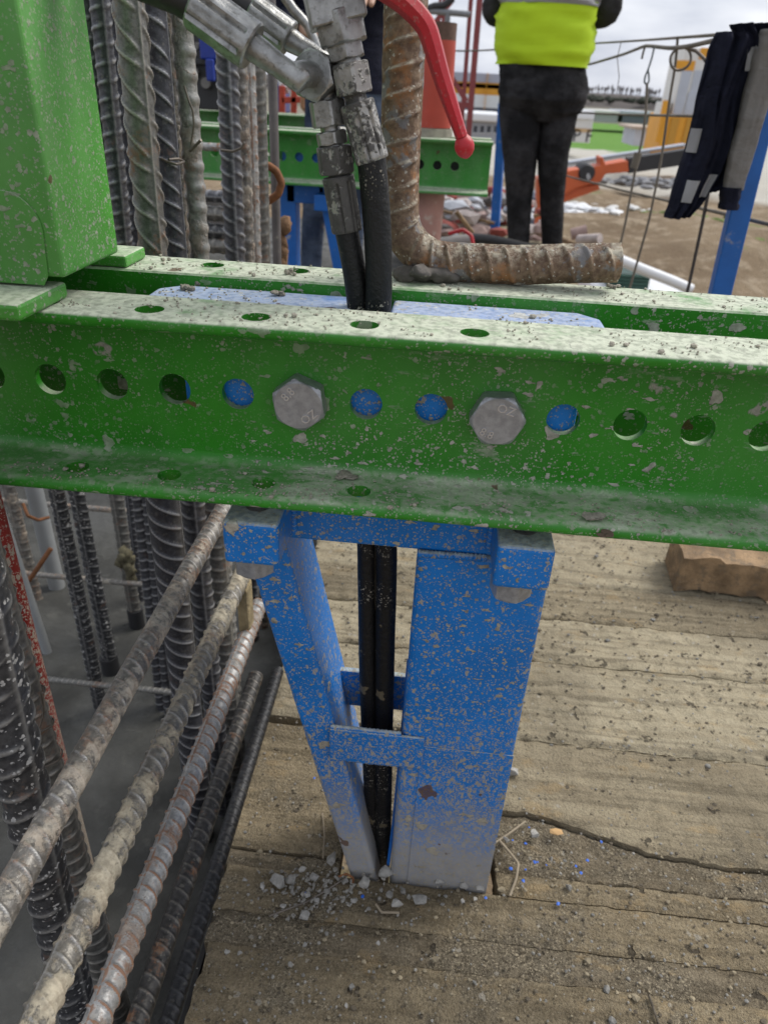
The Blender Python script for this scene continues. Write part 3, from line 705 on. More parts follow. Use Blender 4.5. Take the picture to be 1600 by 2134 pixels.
# slanted strut: box section from under the cross bar to the deck
P = lambda x, y, Yp=.0105: at(x, y, Y=Yp)
def strut():
    y0, y1 = .0105, .0980; zt, zb = -.1385, -.640
    xl = lambda z: .1365+(-.12-z)*.2245; wd = .0395
    xr = lambda z: xl(z)+wd-(z+.12)*-.012
    lo = [(xl(zb), y0, zb), (xr(zb), y0, zb), (xr(zb), y1, zb), (xl(zb), y1, zb)]; hi = [(xl(zt), y0, zt), (xr(zt), y0, zt), (xr(zt), y1, zt), (xl(zt), y1, zt)]
    g = G(); g.hexa(lo, hi); g.build('strut', BLUE, leg, bevel=.005, bseg=3)
strut()
g = G(); g.box(.2985, .4165, .0100, .0740, -.640, -.1385); post = g.build('post', BLUE, leg, bevel=.007, bseg=4)
g = G(); g.box(.3200, .4160, .0088, .0099, -.6385, -.3800); g.build('cover_plate', BLUE, post, bevel=.0006)
a = P(690, 1503, .006); b = P(852, 1583, .006)
g = G(); g.box(.2235, .3225, .0060, .0098, -.4120, -.3660); g.build('tie_plate', BLUE, leg, bevel=.0015)
g = G(); g.box(.2180, .2990, .0748, .0820, -.4000, -.3480); g.build('tie_plate', BLUE, leg, bevel=.0015)
def bead(pts, r=.0022, seed=0):
    g = G(); n = 60; g.tube(np.linspace(pts[0], pts[1], n), r, 8, nz=lambda t, th: .35*np.abs(np.sin(t*n*.9))+.2*fbm(np.stack([t*40+th*0, th+t*0, t*0+th*0], -1), 2, seed)); g.build('weld_bead', BLUE, leg, smooth=60)
bead([(.2240, .0095, -.3655), (.2980, .0095, -.3655)]); bead([(.2420, .0095, -.4122), (.2985, .0095, -.4122)], seed=2); bead([(.2990, .0090, -.1390), (.3590, .0112, -.1390)], .0028, 3)
bead([(.1895, .0105, -.0900), (.1895, .0105, -.1285)], .0026, 4); bead([(.3598, .0105, -.0900), (.3598, .0105, -.1285)], .0026, 5); bead([(.1440, .0105, -.1300), (.1880, .0105, -.1300)], .0026, 6)
g = G(); g.tube([(.299, .05, -.30), (.2985, .045, -.45), (.2975, .035, -.55), (.2955, .02, -.605)], .0022, 6); g.build('cable', BLUE_PLAIN, leg, smooth=60)

# ------------------------------------------------------------------ green column standing on the beam
colm = thing('steel_column', 'bright green steel column with base plate standing on the beam at the left', 'column', (-.06, .01, .07))
g = G(); g.box(-.17, .0460, -.0360, .0540, .0885, 1.35); g.build('column_body', GREEN_COL, colm, bevel=.0028, bseg=3)
g = G(); g.box(-.19, .0360, -.0820, -.0160, .0705, .0815); g.build('base_plate', GREEN_COL, colm, bevel=.0025)
g = G(); g.box(-.18, .0080, -.0330, -.0170, .0818, .0884); g.build('weld_pad', GREEN_COL, colm, bevel=.002)
pl = [(-.17, -.0362, .083), (.031, -.0362, .083), (.035, -.0362, .090), (.037, -.0362, .118)]
for i in range(9):
    a_ = math.radians(i*90/8); pl.append((.037-.024+.024*math.cos(a_), -.0362, .118+.024*math.sin(a_)))
pl += [(-.17, -.0362, .142)]
g = G(); g.extrude(pl, (0, 0, 0), (0, -.0012, 0)); g.build('stiffener_plate', GREEN_COL, colm, bevel=.0005)
g = G(); g.box(-.19, .0380, .0820, .1250, .0705, .0800); g.build('rear_plate', GREEN_COL, colm, bevel=.002)
g = G(); g.box(-.18, .0080, .0830, .1100, .0802, .0884); g.box(-.17, .0060, .0545, .1050, .0886, .30); g.build('rear_web', GREEN_COL, colm, bevel=.002)

# ------------------------------------------------------------------ rusty bent bar welded to the back channel
YB = .118
ctl = [at(848, -220, Y=YB), at(846, 0, Y=YB), at(838, 200, Y=YB), at(832, 380, Y=YB)]
zc = .07+.0155; bend = at(832, 430, Y=YB); xh = bend[0]
pth = [np.array(p) for p in ctl]
R_ = .040; c0 = np.array([xh+R_, YB, zc+R_])
for i in range(1, 13):
    a_ = math.pi+math.radians(i*90/12); pth.append(c0+R_*np.array([math.cos(a_), 0, math.sin(a_)]))
pth.append(np.array([.36, YB+.001, zc+.001])); pth.append(at(1290, 547, Y=YB+.003))
pth = np.array(pth)
# resample smoothly
sl = np.concatenate([[0], np.cumsum(np.linalg.norm(np.diff(pth, axis=0), axis=1))]); ss = np.linspace(0, sl[-1], 160)
pth = np.stack([np.interp(ss, sl, pth[:, k]) for k in range(3)], 1)
for _ in range(10): pth[1:-1] = (pth[:-2]+2*pth[1:-1]+pth[2:])/4
br = thing('bent_rebar', 'thick rusty ribbed bar bent at right angles and welded on top of the green beam', 'rebar', (xh, YB, .07))
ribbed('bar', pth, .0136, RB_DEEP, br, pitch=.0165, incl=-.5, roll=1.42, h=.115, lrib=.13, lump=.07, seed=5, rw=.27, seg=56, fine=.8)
g = G()
for i in range(26):
    x = rng.uniform(xh+.004, xh+.052); rock(g, (x, YB-.008+rng.normal()*.006, .0725+rng.uniform(0, .011)*(1-abs(x-xh-.026)/.04)), rng.uniform(.010, .018), (1.2, .9, .8))
V = np.vstack(g.v)
wd_ = g.build('weld', WELD, br, smooth=80)
mdf = wd_.modifiers.new('remesh', 'REMESH'); mdf.mode = 'VOXEL'; mdf.voxel_size = .0016; mdf.use_smooth_shade = True
mds = wd_.modifiers.new('sm', 'SMOOTH'); mds.factor = .5; mds.iterations = 4

# ------------------------------------------------------------------ hydraulic hoses, fittings and the valve
YH = .040
def A(x, y, Yp=YH): return at(x, y, Y=Yp)
def pw(x, y, w, Yp=YH): return w*mpp(at(x, y, Y=Yp))/2       # photo width -> radius
def ferrule(g, p, q, r, n=8):
    """crimped hose sleeve with longitudinal grooves"""
    p = np.asarray(p, float); q = np.asarray(q, float); d = q-p; d /= np.linalg.norm(d)
    a = np.array((0, 0, 1.)) if abs(d[2]) < .9 else np.array((1., 0, 0)); u = np.cross(d, a); u /= np.linalg.norm(u); v = np.cross(d, u)
    m = n*12; th = np.arange(m)/m*2*math.pi; fr = np.abs(((th*n/2/math.pi) % 1)-.5)*2
    V = []; ts = [(0, .80, 0), (.0, .92, 0), (.03, 1., 0), (.10, 1., 0), (.14, 1., 1), (.5, .985, 1), (.93, .99, 1), (.97, .985, .6), (1., .93, .3), (1., .80, 0)]
    for t, k, gr in ts:
        R = r*k*(1-gr*.15*np.clip((fr-.78)/.1, 0, 1)-gr*.02*(fr < .2)); V.append(p+(q-p)*t+np.outer(np.cos(th)*R, u)+np.outer(np.sin(th)*R, v))
    V = np.vstack(V); k = len(ts)
    g.add(V, [(j*m+i, j*m+(i+1) % m, (j+1)*m+(i+1) % m, (j+1)*m+i) for j in range(k-1) for i in range(m)]+[tuple(range(m))[::-1], tuple(range((k-1)*m, k*m))])
def hexp(g, p, q, r, rot=0.):
    """hexagonal nut, both ends chamfered"""
    p = np.asarray(p, float); q = np.asarray(q, float); d = q-p; L = np.linalg.norm(d); d /= L
    a = np.array((0, 0, 1.)) if abs(d[2]) < .9 else np.array((1., 0, 0)); u = np.cross(d, a); u /= np.linalg.norm(u); v = np.cross(d, u)
    n = 48; th = np.arange(n)/n*2*math.pi; k = (th-rot+math.pi/6) % (math.pi/3)-math.pi/6; af = r*.93
    hx = af/np.cos(k); V = []; ts = [0, .03, .07, .12, .5, .88, .93, .97, 1]
    for t in ts:
        e = min(t, 1-t)*L; R = np.minimum(hx, af*.96+e*1.6); V.append(p+d*L*t+np.outer(np.cos(th)*R, u)+np.outer(np.sin(th)*R, v))
    V = np.vstack(V); m = len(ts)
    g.add(V, [(j*n+i, j*n+(i+1) % n, (j+1)*n+(i+1) % n, (j+1)*n+i) for j in range(m-1) for i in range(n)]+[tuple(range(n))[::-1], tuple(range((m-1)*n, m*n))])
def smoothpath(P, n=60, it=6):
    P = np.array(P, float); sl = np.concatenate([[0], np.cumsum(np.linalg.norm(np.diff(P, axis=0), axis=1))]); s = np.linspace(0, sl[-1], n)
    Q = np.stack([np.interp(s, sl, P[:, k]) for k in range(3)], 1)
    for _ in range(it): Q[1:-1] = (Q[:-2]+2*Q[1:-1]+Q[2:])/4
    return Q
def rubber(name, pts, r, mat, parent, seed=0):
    Q = smoothpath(pts, 160, 12)
    g = G(); nz = lambda t, th: .035*fbm(np.stack([t*60+th*0, np.cos(th)*2+t*0, np.sin(th)*2+t*0], -1), 3, seed)
    g.tube(Q, r, 24, nz=nz); return g.build(name, mat, parent, smooth=70)

# right hose: hangs from the valve, drops through the blue head
hr = thing('hydraulic_hose', 'thicker black hydraulic hose with crimped steel sleeve, nearer the bent rusty bar', 'hose', A(790, 640))
rubber('rubber_hose', [A(770, 300), A(776, 345), A(785, 450), A(790, 560), A(789, 645), (.2505, .040, .02), (.2585, .040, -.08), (.2700, .042, -.16), (.2745, .045, -.30), (.2800, .046, -.45), (.2860, .047, -.60), (.288, .047, -.72)], .0102, HOSE, hr, 3)
g = G(); ferrule(g, A(743, 212), A(776, 335), pw(760, 270, 72)); g.build('crimp_sleeve', OILY, hr, smooth=30)
g = G(); g.rev(A(738, 192), A(745, 218), [(0, pw(740, 200, 46)), (1, pw(740, 200, 46))], 20); g.build('neck', OILY2, hr, smooth=40)
g = G(); hexp(g, A(728, 130), A(739, 196), pw(733, 165, 80), .35); g.build('swivel_nut', OILY, hr, smooth=25)
# valve above it
vl = thing('ball_valve', 'grey steel ball valve with long red lever ending in a round knob', 'valve', A(715, 40))
g = G(); g.rev(A(724, 122), A(728, 134), [(0, pw(726, 128, 52)), (1, pw(726, 128, 52))], 20); g.build('neck', ZINC, vl, smooth=40)
g = G(); hexp(g, A(717, 88), A(725, 124), pw(722, 106, 77), .42); g.build('lock_nut', ZINC, vl, smooth=25)
g = G(); hexp(g, A(703, 20), A(718, 92), pw(712, 66, 104), .42); g.build('hex_port', ZINC, vl, smooth=25)
p0 = A(707, 58); ax = A(703, 20)-A(718, 92); ax /= np.linalg.norm(ax); ux = np.array((1., 0, 0))-ax*ax[0]; ux /= np.linalg.norm(ux); uy = np.cross(ax, ux)
hw = pw(710, 40, 116)
ca, sa = math.cos(.22), math.sin(.22); ux, uy = ux*ca+uy*sa, -ux*sa+uy*ca
lo = [p0+ux*a_*hw+uy*b_*hw*.85 for a_, b_ in ((-1, -1), (1, -1), (1, 1), (-1, 1))]; hi = [q+ax*.062 for q in lo]
lo = [p0+ax*.002+ux*a_*hw+uy*b_*hw*.85 for a_, b_ in ((-1, -1), (1, -1), (1, 1), (-1, 1))]
g = G(); g.hexa(lo, hi); g.build('valve_body', ZINC, vl, bevel=.0012)
g = G(); hexp(g, p0+ax*.062, p0+ax*.085, pw(712, 66, 100), .42); g.build('hex_port', ZINC, vl, smooth=25)
stem0 = p0+ax*.034+uy*-hw*.85; 
g = G(); g.rev(stem0, stem0+np.array((0, -.020, .004)), [(0, .006), (1, .006)], 16); g.build('stem', ZINC, vl, smooth=40)
YL = .020
lp = smoothpath([stem0+np.array((-.004, -.016, .004)), at(770, -45, Y=YL), at(835, -2, Y=YL), at(868, 28, Y=YL), at(890, 56, Y=YL), at(903, 100, Y=YL), at(920, 160, Y=YL), at(942, 226, Y=YL), at(962, 285, Y=YL)], 70, 5)
n_ = len(lp); wr = np.interp(np.linspace(0, 1, n_), [0, .25, .45, .6, .8, .97, 1], [.0095, .0095, .0092, .0086, .0074, .0058, .0056])
g = G(); g.tube(lp, wr, 8, ry=.72); lever = g.build('lever', RED, vl, smooth=35)
k0 = at(962, 278, Y=YL); k1 = at(973, 330, Y=YL); kr = pw(968, 303, 41, YL)
g = G(); g.rev(k0, k1, [(0, .0040), (.06, kr*.50), (.2, kr*.80), (.4, kr*.99), (.55, kr), (.72, kr*.9), (.88, kr*.62), (.97, kr*.28), (1, kr*.06)], 24); g.build('knob', RED, lever, smooth=60)

# left hose with its tee
YT = .046
hl = thing('hydraulic_hose', 'thinner black hydraulic hose with oily steel nuts, left of the thicker hose', 'hose', at(745, 632, Y=YT))
rubber('rubber_hose', [at(716, 450, Y=YT), at(724, 490, Y=YT), at(738, 560, Y=YT), at(748, 640, Y=YT), (.2400, .046, .02), (.2440, .047, -.08), (.2505, .047, -.16), (.2560, .047, -.30), (.2640, .048, -.45), (.2740, .05, -.60), (.276, .05, -.72)], .0088, HOSE, hl, 9)
g = G(); ferrule(g, at(704, 366, Y=YT), at(723, 482, Y=YT), pw(712, 420, 66, YT)); g.build('crimp_sleeve', OILY2, hl, smooth=30)
g = G(); g.rev(at(701, 348, Y=YT), at(705, 372, Y=YT), [(0, pw(703, 360, 40, YT)), (1, pw(703, 360, 40, YT))], 20); g.build('neck', OILY2, hl, smooth=40)
g = G(); hexp(g, at(695, 303, Y=YT), at(702, 362, Y=YT), pw(700, 332, 74, YT), .2); g.build('swivel_nut', OILY2, hl, smooth=25)
g = G(); g.rev(at(692, 288, Y=YT), at(696, 310, Y=YT), [(0, pw(694, 298, 46, YT)), (1, pw(694, 298, 46, YT))], 20); g.build('neck', ZINC, hl, smooth=40)
g = G(); hexp(g, at(689, 272, Y=YT), at(694, 301, Y=YT), pw(691, 286, 64, YT), .2); g.build('lock_nut', ZINC, hl, smooth=25)
g = G(); g.rev(at(686, 258, Y=YT), at(690, 276, Y=YT), [(0, pw(688, 266, 42, YT)), (1, pw(688, 266, 42, YT))], 20); g.build('neck', ZINC, hl, smooth=40)
g = G(); hexp(g, at(680, 207, Y=YT), at(688, 263, Y=YT), pw(684, 236, 76, YT), .2); g.build('union_nut', ZINC, hl, smooth=25)
tee = thing('tee_fitting', 'steel tee block joining two elbow hoses above the thinner black hose', 'pipe fitting', at(668, 165, Y=YT))
g = G(); g.rev(at(676, 190, Y=YT), at(681, 212, Y=YT), [(0, pw(676, 200, 56, YT)), (1, pw(676, 200, 44, YT))], 20); g.build('spigot', ZINC, tee, smooth=40)
tc0 = at(664, 160, Y=YT)
g = G(); g.rev(tc0+np.array((.002, .012, 0)), at(676, 196, Y=YT), [(0, .012), (.4, .0135), (1, .011)], 20); g.build('tee_body', ZINC, tee, smooth=40)
nd = np.array((-.30, -.92, .10)); nd /= np.linalg.norm(nd)
g = G(); hexp(g, tc0-nd*.004, tc0+nd*.011, .0155, .25); g.build('swivel_nut', ZINC, tee, smooth=25)
g = G(); hexp(g, at(690, 150, Y=YT+.016), at(690, 150, Y=YT+.036), .0145, .1); g.build('swivel_nut', ZINC, tee, smooth=25)
g = G(); g.rev(tc0+np.array((0, -.002, 0)), at(690, 148, Y=YT+.030), [(0, .0095), (1, .0095)], 20); g.build('cross_tube', ZINC, tee, smooth=40)
# two hoses coming in from the upper left
def elbow_hose(label, a, b, tube_pts, rs, rt, hose_pts, rh, mat=ZINC):
    h = thing('hydraulic_hose', label, 'hose', b)
    g = G(); ferrule(g, b, a, rs, 7); g.build('crimp_sleeve', mat, h, smooth=30)
    Q = smoothpath(tube_pts, 60, 10); n = len(Q); rr = np.interp(np.linspace(0, 1, n), [0, .12, .3, .75, 1], [rt*1.10, rt*1.05, rt*.93, rt, rt*1.02])
    g = G(); g.tube(Q, rr, 24); g.build('elbow_tube', mat, h, smooth=60)
    rubber('rubber_hose', hose_pts, rh, HOSE2, h, 4)
YE = .020
tipn = tc0+nd*.0115
elbow_hose('front black hose with large crimped sleeve and bent steel elbow at the upper left', at(405, 8, Y=YE), at(527, 98, Y=YE),
           [at(520, 92, Y=YE), at(545, 110, Y=YE), at(590, 143, Y=YE), at(632, 172, Y=YE-.002), tipn+nd*.016+np.array((-.002, 0, -.002)), tipn+nd*.004, tipn-nd*.006],
           pw(470, 60, 97, YE), pw(590, 140, 50, YE), [at(430, 26, Y=YE), at(400, 5, Y=YE), at(370, -12, Y=YE), at(300, -40, Y=YE), at(180, -90, Y=YE), at(0, -140, Y=YE-.02)], pw(390, 10, 74, YE))
YE2 = .062
elbow_hose('rear black hose with dull crimped sleeve partly hidden behind the front elbow', at(524, 22, Y=YE2), at(604, 82, Y=YE2),
           [at(598, 78, Y=YE2), at(640, 104, Y=YE2), at(670, 124, Y=YE2), at(686, 140, Y=YE2), at(690, 148, Y=YE2-.003)],
           pw(565, 55, 72, YE2), pw(640, 100, 42, YE2), [at(540, 32, Y=YE2), at(512, 14, Y=YE2), at(480, -5, Y=YE2), at(420, -40, Y=YE2), at(300, -110, Y=YE2), at(150, -190, Y=YE2)], pw(510, 10, 50, YE2))

# ------------------------------------------------------------------ reinforcement: upright bars
def vbar(label, a, b, Y, w, mat, zt=.9, zb=-.90, name='rebar', group='upright reinforcing bars', **k):
    p, q = at(*a, Y=Y), at(*b, Y=Y); d = (p-q)/(p[2]-q[2]); mid = (p+q)/2
    r = w*mpp(mid)/2*.93
    top = q+d*(zt-q[2]); bot = q+d*(zb-q[2])
    o = ribbed(name, [bot, top], r, mat, **k)
    return one(o, label, 'rebar', group)
UP = 'upright reinforcing bars behind the beam'; LO = 'upright reinforcing bars in the wall below the beam'
vbar('dark ribbed bar with rib line right beside the green column', (180, 0), (232, 480), .46, 44, RB_DARK, pitch=.020, incl=-.5, roll=.95, fine=1.4, group=UP)
vbar('dark ribbed bar with rib line between the column-side bar and the thickest bar', (207, 0), (255, 480), .44, 40, RB_DARK, pitch=.018, incl=-.5, roll=.75, fine=1.4, group=UP)
vbar('deep-shadowed bar glimpsed just left of the thickest bar', (240, 0), (290, 500), .52, 44, RB_DARK, pitch=.020, incl=-.5, roll=.4, fine=1.6, group=UP)
vbar('thickest grey-brown ribbed bar with bold slanting ribs behind the beam', (268, 0), (320, 525), .30, 64, RB_MIX, pitch=.0235, incl=.95, alt=.75, roll=.95, h=.095, group=UP, rw=.24, seg=96)
vbar('dark steel bar with bright rib edges right of the thickest bar', (318, 10), (366, 525), .345, 54, RB_DARK, pitch=.0215, incl=.85, alt=.5, roll=1.5, h=.09, group=UP, rw=.24, seg=96)
vbar('thin pale speckled bar wedged right of the dark bright-ribbed bar', (346, 30), (386, 525), .41, 40, RB_CEM, pitch=.02, incl=-.7, roll=.2, fine=1.3, group=UP)
vbar('lumpy grey-tan bar with wire tie at the right end of the first cluster', (380, 50), (417, 525), .365, 42, RB_TAN, pitch=.022, incl=.15, roll=-.5, fine=1.2, h=.10, lump=.06, group=UP, rw=.5)
vbar('dark bar with orange rust line at the left of the second cluster', (472, 105), (490, 525), .68, 45, RB_DARK, pitch=.022, incl=.7, roll=.45, h=.09, fine=1.3, group=UP, rw=.26)
vbar('thin grey bar with white lumps beside the orange-lined bar', (503, 130), (519, 525), .72, 24, RB_CEM, pitch=.020, incl=.3, roll=1.2, h=.12, fine=1.5, group=UP, rw=.5, lump=.1)
vbar('tan rusty bar in the middle of the second cluster', (519, 130), (533, 525), .75, 25, RB_OR, pitch=.022, incl=.5, roll=.3, fine=1.6, group=UP)
vbar('plain grey ribbed bar left of the smooth pipe', (541, 130), (552, 525), .78, 25, RB_MIX, pitch=.022, incl=-.4, roll=1.4, fine=1.6, group=UP)
g = G(); q = at(568, 165, Y=.84); q2 = at(577, 515, Y=.84); d = (q-q2)/(q-q2)[2]
g.tube([q+d*(-.9-q[2]), q+d*(.9-q[2])], 20*mpp(q)/2, 20); one(g.build('steel_pipe', simple('dull_pipe', (.17, .155, .15), .5, .4, var=.3, grime=.3), smooth=50), 'smooth dull grey pipe right of the second bar cluster', 'pipe')
# below the beam
vbar('pale ribbed bar at the far left beside the grey plastic pipe', (27, 1050), (72, 1230), .74, 25, RB_CEM, zt=.0, fine=1.3, pitch=.020, incl=.3, group=LO)
vbar('long dark bar with double ribs left of the dark-sleeved bar', (125, 1060), (187, 1363), .43, 31, RB_SPK, zt=.0, pitch=.016, incl=.2, roll=.1, fine=1.2, group=LO)
b2 = vbar('grey speckled bar ending in a dark sleeve in the concrete', (166, 1060), (222, 1340), .535, 31, RB_SPK, zt=.0, pitch=.017, incl=.7, roll=.2, fine=1.2, group=LO)
b3 = vbar('short-looking bar carrying a yellow mortar lump', (246, 1060), (281, 1280), .69, 28, RB_MIX, zt=.0, pitch=.02, incl=.6, fine=1.4, group=LO)
vbar('thin dark bar just behind the mortar-lumped bar', (272, 1060), (292, 1240), .80, 17, RB_DARK, zt=.0, pitch=.016, incl=.3, fine=1.4, group=LO)
vbar('thinnest dark bar farthest back in the wall', (312, 1055), (327, 1165), .95, 13, RB_DARK, zt=.0, pitch=.015, incl=.3, fine=1.6, group=LO)
vbar('thick dark bar with polished ribs standing left of the diagonal bars', (346, 1100), (393, 1500), .185, 60, RB_DARK, zt=-.02, pitch=.022, incl=.8, alt=.3, roll=1.9, h=.08, group=LO, seg=72)
vbar('dark bar partly hidden behind the first diagonal bar', (412, 1150), (446, 1480), .24, 44, RB_DARK, zt=-.02, pitch=.020, incl=.3, roll=.5, fine=1.2, group=LO)
vbar('rust-flecked dark bar behind the blue lug', (452, 1150), (480, 1480), .28, 42, RB_MIX, zt=-.02, pitch=.019, incl=.25, roll=1.2, fine=1.2, group=LO)
for o, (x, y), Y, w, hgt in ((b2, (228, 1380), .535, 36, .09), (b3, (284, 1290), .69, 32, .09)):
    q = at(x, y, Y=Y); g = G(); g.rev((q[0], q[1], -.90), (q[0], q[1], -.90+hgt), [(0, w*mpp(q)/2), (1, w*mpp(q)/2)], 20)
    g.build('dark_sleeve', BLACK, o, smooth=50)
q = at(270, 1170, Y=.68); g = G()
for i in range(14): rock(g, q+np.array((rng.normal()*.006, -.012+rng.normal()*.004, rng.normal()*.022)), rng.uniform(.022, .034), (.9, .8, 1.2))
g.build('mortar_lump', simple('yellow_mortar', (.17, .15, .09), .95, var=.5, scale=60, bump=.003, bscale=120), b3, smooth=60)
# near bars at the lower left
FR = 'upright bars close to the camera at the lower left'
fb1 = vbar('ribbed dark bar wrapped with tie wire next to the red pipe', (33, 1400), (152, 1800), -.088, 74, RB_MIX, zt=.30, zb=-.92, pitch=.0185, incl=.12, roll=1.7, h=.075, group=FR, rw=.26)
fb2 = vbar('thick black bar with white cement flecks in the bottom left corner', (40, 1600), (112, 1900), -.165, 92, RB_SPK, zt=.30, zb=-.92, pitch=.026, incl=-.7, alt=.3, roll=1.2, h=.07, group=FR)
g = G(); Q = []
for i in range(70):
    t = i/69; a_ = t*math.pi*5.2; c_ = at(45+52*t, 1440+175*t, Y=-.088)
    Q.append(c_+np.array((math.cos(a_)*.0195, math.sin(a_)*.0195-.002, 0))+rng.normal(size=3)*.0009)
g.tube(smoothpath(Q, 160, 3), .0008, 6); Q = [at(85, 1440, Y=-.11), at(93, 1490, Y=-.112), at(72, 1540, Y=-.12), at(60, 1600, Y=-.13), at(20, 1660, Y=-.19)]
g.tube(smoothpath(Q, 40, 3), .0008, 6); g.build('tie_wire', WIRE, fb1, smooth=60)
q = at(70, 1380, Y=.045); q2 = at(122, 1580, Y=.045); d = (q-q2)/(q-q2)[2]
g = G(); g.tube([q+d*(z-q[2]) for z in np.linspace(-.9, .35, 60)], 34*mpp((q+q2)/2)/2, 20, nz=lambda t, th: .05*fbm(np.stack([t*70+th*0, np.cos(th)*2+t*0, np.sin(th)*2+t*0], -1), 3, 2))
one(g.build('red_pipe', REDPIPE, smooth=60), 'slim red painted pipe caked with cement at the left edge', 'pipe')
for (a, b, Y, w, lab) in (((76, 1040), (109, 1180), .80, 33, 'fat grey plastic pipe standing in the concrete at the left'), ((28, 1150), (90, 1335), .56, 20, 'slim pale grey pipe half hidden behind the red pipe')):
    q, q2 = at(*a, Y=Y), at(*b, Y=Y); d = (q-q2)/(q-q2)[2]
    g = G(); g.tube([q+d*(z-q[2]) for z in (-.9, -.4, .0)], w*mpp((q+q2)/2)/2, 24); one(g.build('plastic_pipe', PVC, smooth=60), lab, 'pipe')

# ------------------------------------------------------------------ reinforcement: level bars
LV = 'level bars running along the wall beside the deck'
def hbar(label, X, Z, y0, y1, r, mat, dz=0., group=LV, **k):
    o = ribbed('rebar', [(X, y0, Z-dz), (X, (y0+y1)/2, Z-dz*.4), (X, y1, Z)], r, mat, **k); return one(o, label, 'rebar', group)
hbar('longest diagonal bar, cement-caked with rust spots, topmost beside the deck', .063, -.229, -.72, .6, .0098, RB_CEM, dz=.014, pitch=.0125, incl=.75, roll=.6, lump=.06, h=.11, rw=.26, seed=1, fine=.8)
ye = at(515, 1203, X=.091)[1]
hbar('cream-coated level bar ending below the blue lug, second from the top', .091, -.300, -.72, ye, .0098, RB_YEL, dz=-.012, pitch=.0125, incl=.75, roll=1.0, lump=.09, h=.11, rw=.26, seed=2, fine=.8)
hbar('grey bar with orange rib stripes, third from the top', .0985, -.376, -.72, at(540, 1262, X=.0985)[1], .0098, RB_OR, dz=.006, pitch=.0125, incl=.6, roll=1.2, h=.10, rw=.28, fine=.8)
hbar('dark grey bar, fourth from the top, in the gap beside the boards', .104, -.452, -.72, .16, .0088, RB_DRK2, dz=.02, pitch=.0125, incl=.55, roll=.4, fine=.9)
hbar('blackest lowest bar touching the ends of the boards', .098, -.575, -.60, .30, .0085, RB_BLK, dz=.01, pitch=.0125, incl=.5, roll=.4, fine=.9)
def xbar(label, a, b, Y, w, mat, group='thin level bars across the wall', ext=.3, **k):
    p, q = at(*a, Y=Y), at(*b, Y=Y); q[2] = p[2] = (p[2]+q[2])/2; d = (q-p)/np.linalg.norm(q-p)
    o = ribbed('rebar', [p-d*ext, q+d*min(ext, .1)], w*mpp((p+q)/2)/2*.95, mat, **k); return one(o, label, 'rebar', group)
xbar('thin crossbar farthest up in the wall, just below the green beam', (190, 1063), (330, 1068), .93, 12, RB_CEM, ext=.25, pitch=.013, incl=.5, fine=1.6)
xbar('thin crossbar in the middle of the wall below the beam', (50, 1206), (340, 1211), .655, 12, RB_CEM, ext=.25, pitch=.012, incl=.5, fine=1.6)
xbar('thin crossbar lowest in the wall beside the level bars', (103, 1428), (375, 1433), .395, 13, RB_MIX, ext=.25, pitch=.010, incl=.5, fine=1.6)
for k, (y, w) in enumerate(((402, 24), (438, 30), (474, 30), (503, 34), (300, 16))):
    xbar(('shadowed level bar high under the far beam', 'thick level bar second down under the far beam', 'pale-topped level bar third down under the far beam', 'rust-ended level bar lowest under the far beam', 'slim brown bar crossing in front of the far green beam')[k],
         (300, y), (448 if k < 4 else 462, y+4), .95 if k < 4 else 1.2, w, (RB_DARK, RB_MIX, RB_SPK, RB_MIX, RB_OR)[k], ext=.25, group='level bars seen between the bar clusters', pitch=.02, incl=.5, fine=2., seg=24)
# small rods and wires
def wire(name, label, pts, r, mat, cat='wire', group=None, n=60):
    g = G(); g.tube(smoothpath(pts, n, 4), r, 8); return one(g.build(name, mat, smooth=60), label, cat, group)
wire('bent_rod', 'rusty hooked rod end curling beside the smooth pipe', [at(540, 352, Y=.80), at(557, 343, Y=.80), at(576, 356, Y=.80), at(587, 380, Y=.80), at(580, 404, Y=.80), at(560, 418, Y=.80), at(545, 420, Y=.81)], .0065, RUSTW, 'rod')
wire('bent_rod', 'short brown rod leaning on the middle crossbar', [at(106, 1143, Y=.62), at(80, 1182, Y=.60), at(52, 1222, Y=.58)], .005, RUSTW, 'rod')
wire('tie_wire', 'rusty wire loop round the grey plastic pipe', [at(48, 1050, Y=.74), at(58, 1075, Y=.72), at(80, 1084, Y=.74), at(102, 1078, Y=.76)], .0035, RUSTW)
wire('tie_wire', 'loose grey tie wire hanging on the lumpy bar', [at(384, 178, Y=.335), at(392, 205, Y=.335), at(402, 230, Y=.335), at(404, 260, Y=.335), at(398, 300, Y=.335)], .0011, WIRE)
wire('tie_wire', 'twisted wire end sticking out of the lumpy bar', [at(396, 314, Y=.335), at(408, 302, Y=.33), at(419, 291, Y=.325)], .0016, WIRE)
wire('tie_wire', 'wire tie wrapped round the dark bright-ribbed bar', [at(336, 330, Y=.31), at(350, 337, Y=.305), at(368, 342, Y=.305), at(384, 336, Y=.33), at(372, 330, Y=.32), at(352, 332, Y=.305)], .0014, WIRE)
wire('tie_wire', 'thin wire tied across the second bar cluster', [at(460, 312, Y=.63), at(485, 315, Y=.63), at(502, 308, Y=.63), at(510, 296, Y=.63)], .0018, WIRE)
g = G()
for i in range(16): rock(g, at(588+rng.normal()*6, 545-i*5+rng.normal()*3, Y=.90), rng.uniform(.018, .035), (.8, .8, 1.3))
one(g.build('sacking_rag', simple('brown_sacking', (.26, .15, .08), .95, var=.5, scale=40, bump=.004), smooth=80), 'bundle of brown sacking at the foot of the smooth pipe', 'rag')
g = G(); c_ = at(510, 1265, Y=ye+.02, X=None); c_ = at(511, 1262, X=.098)
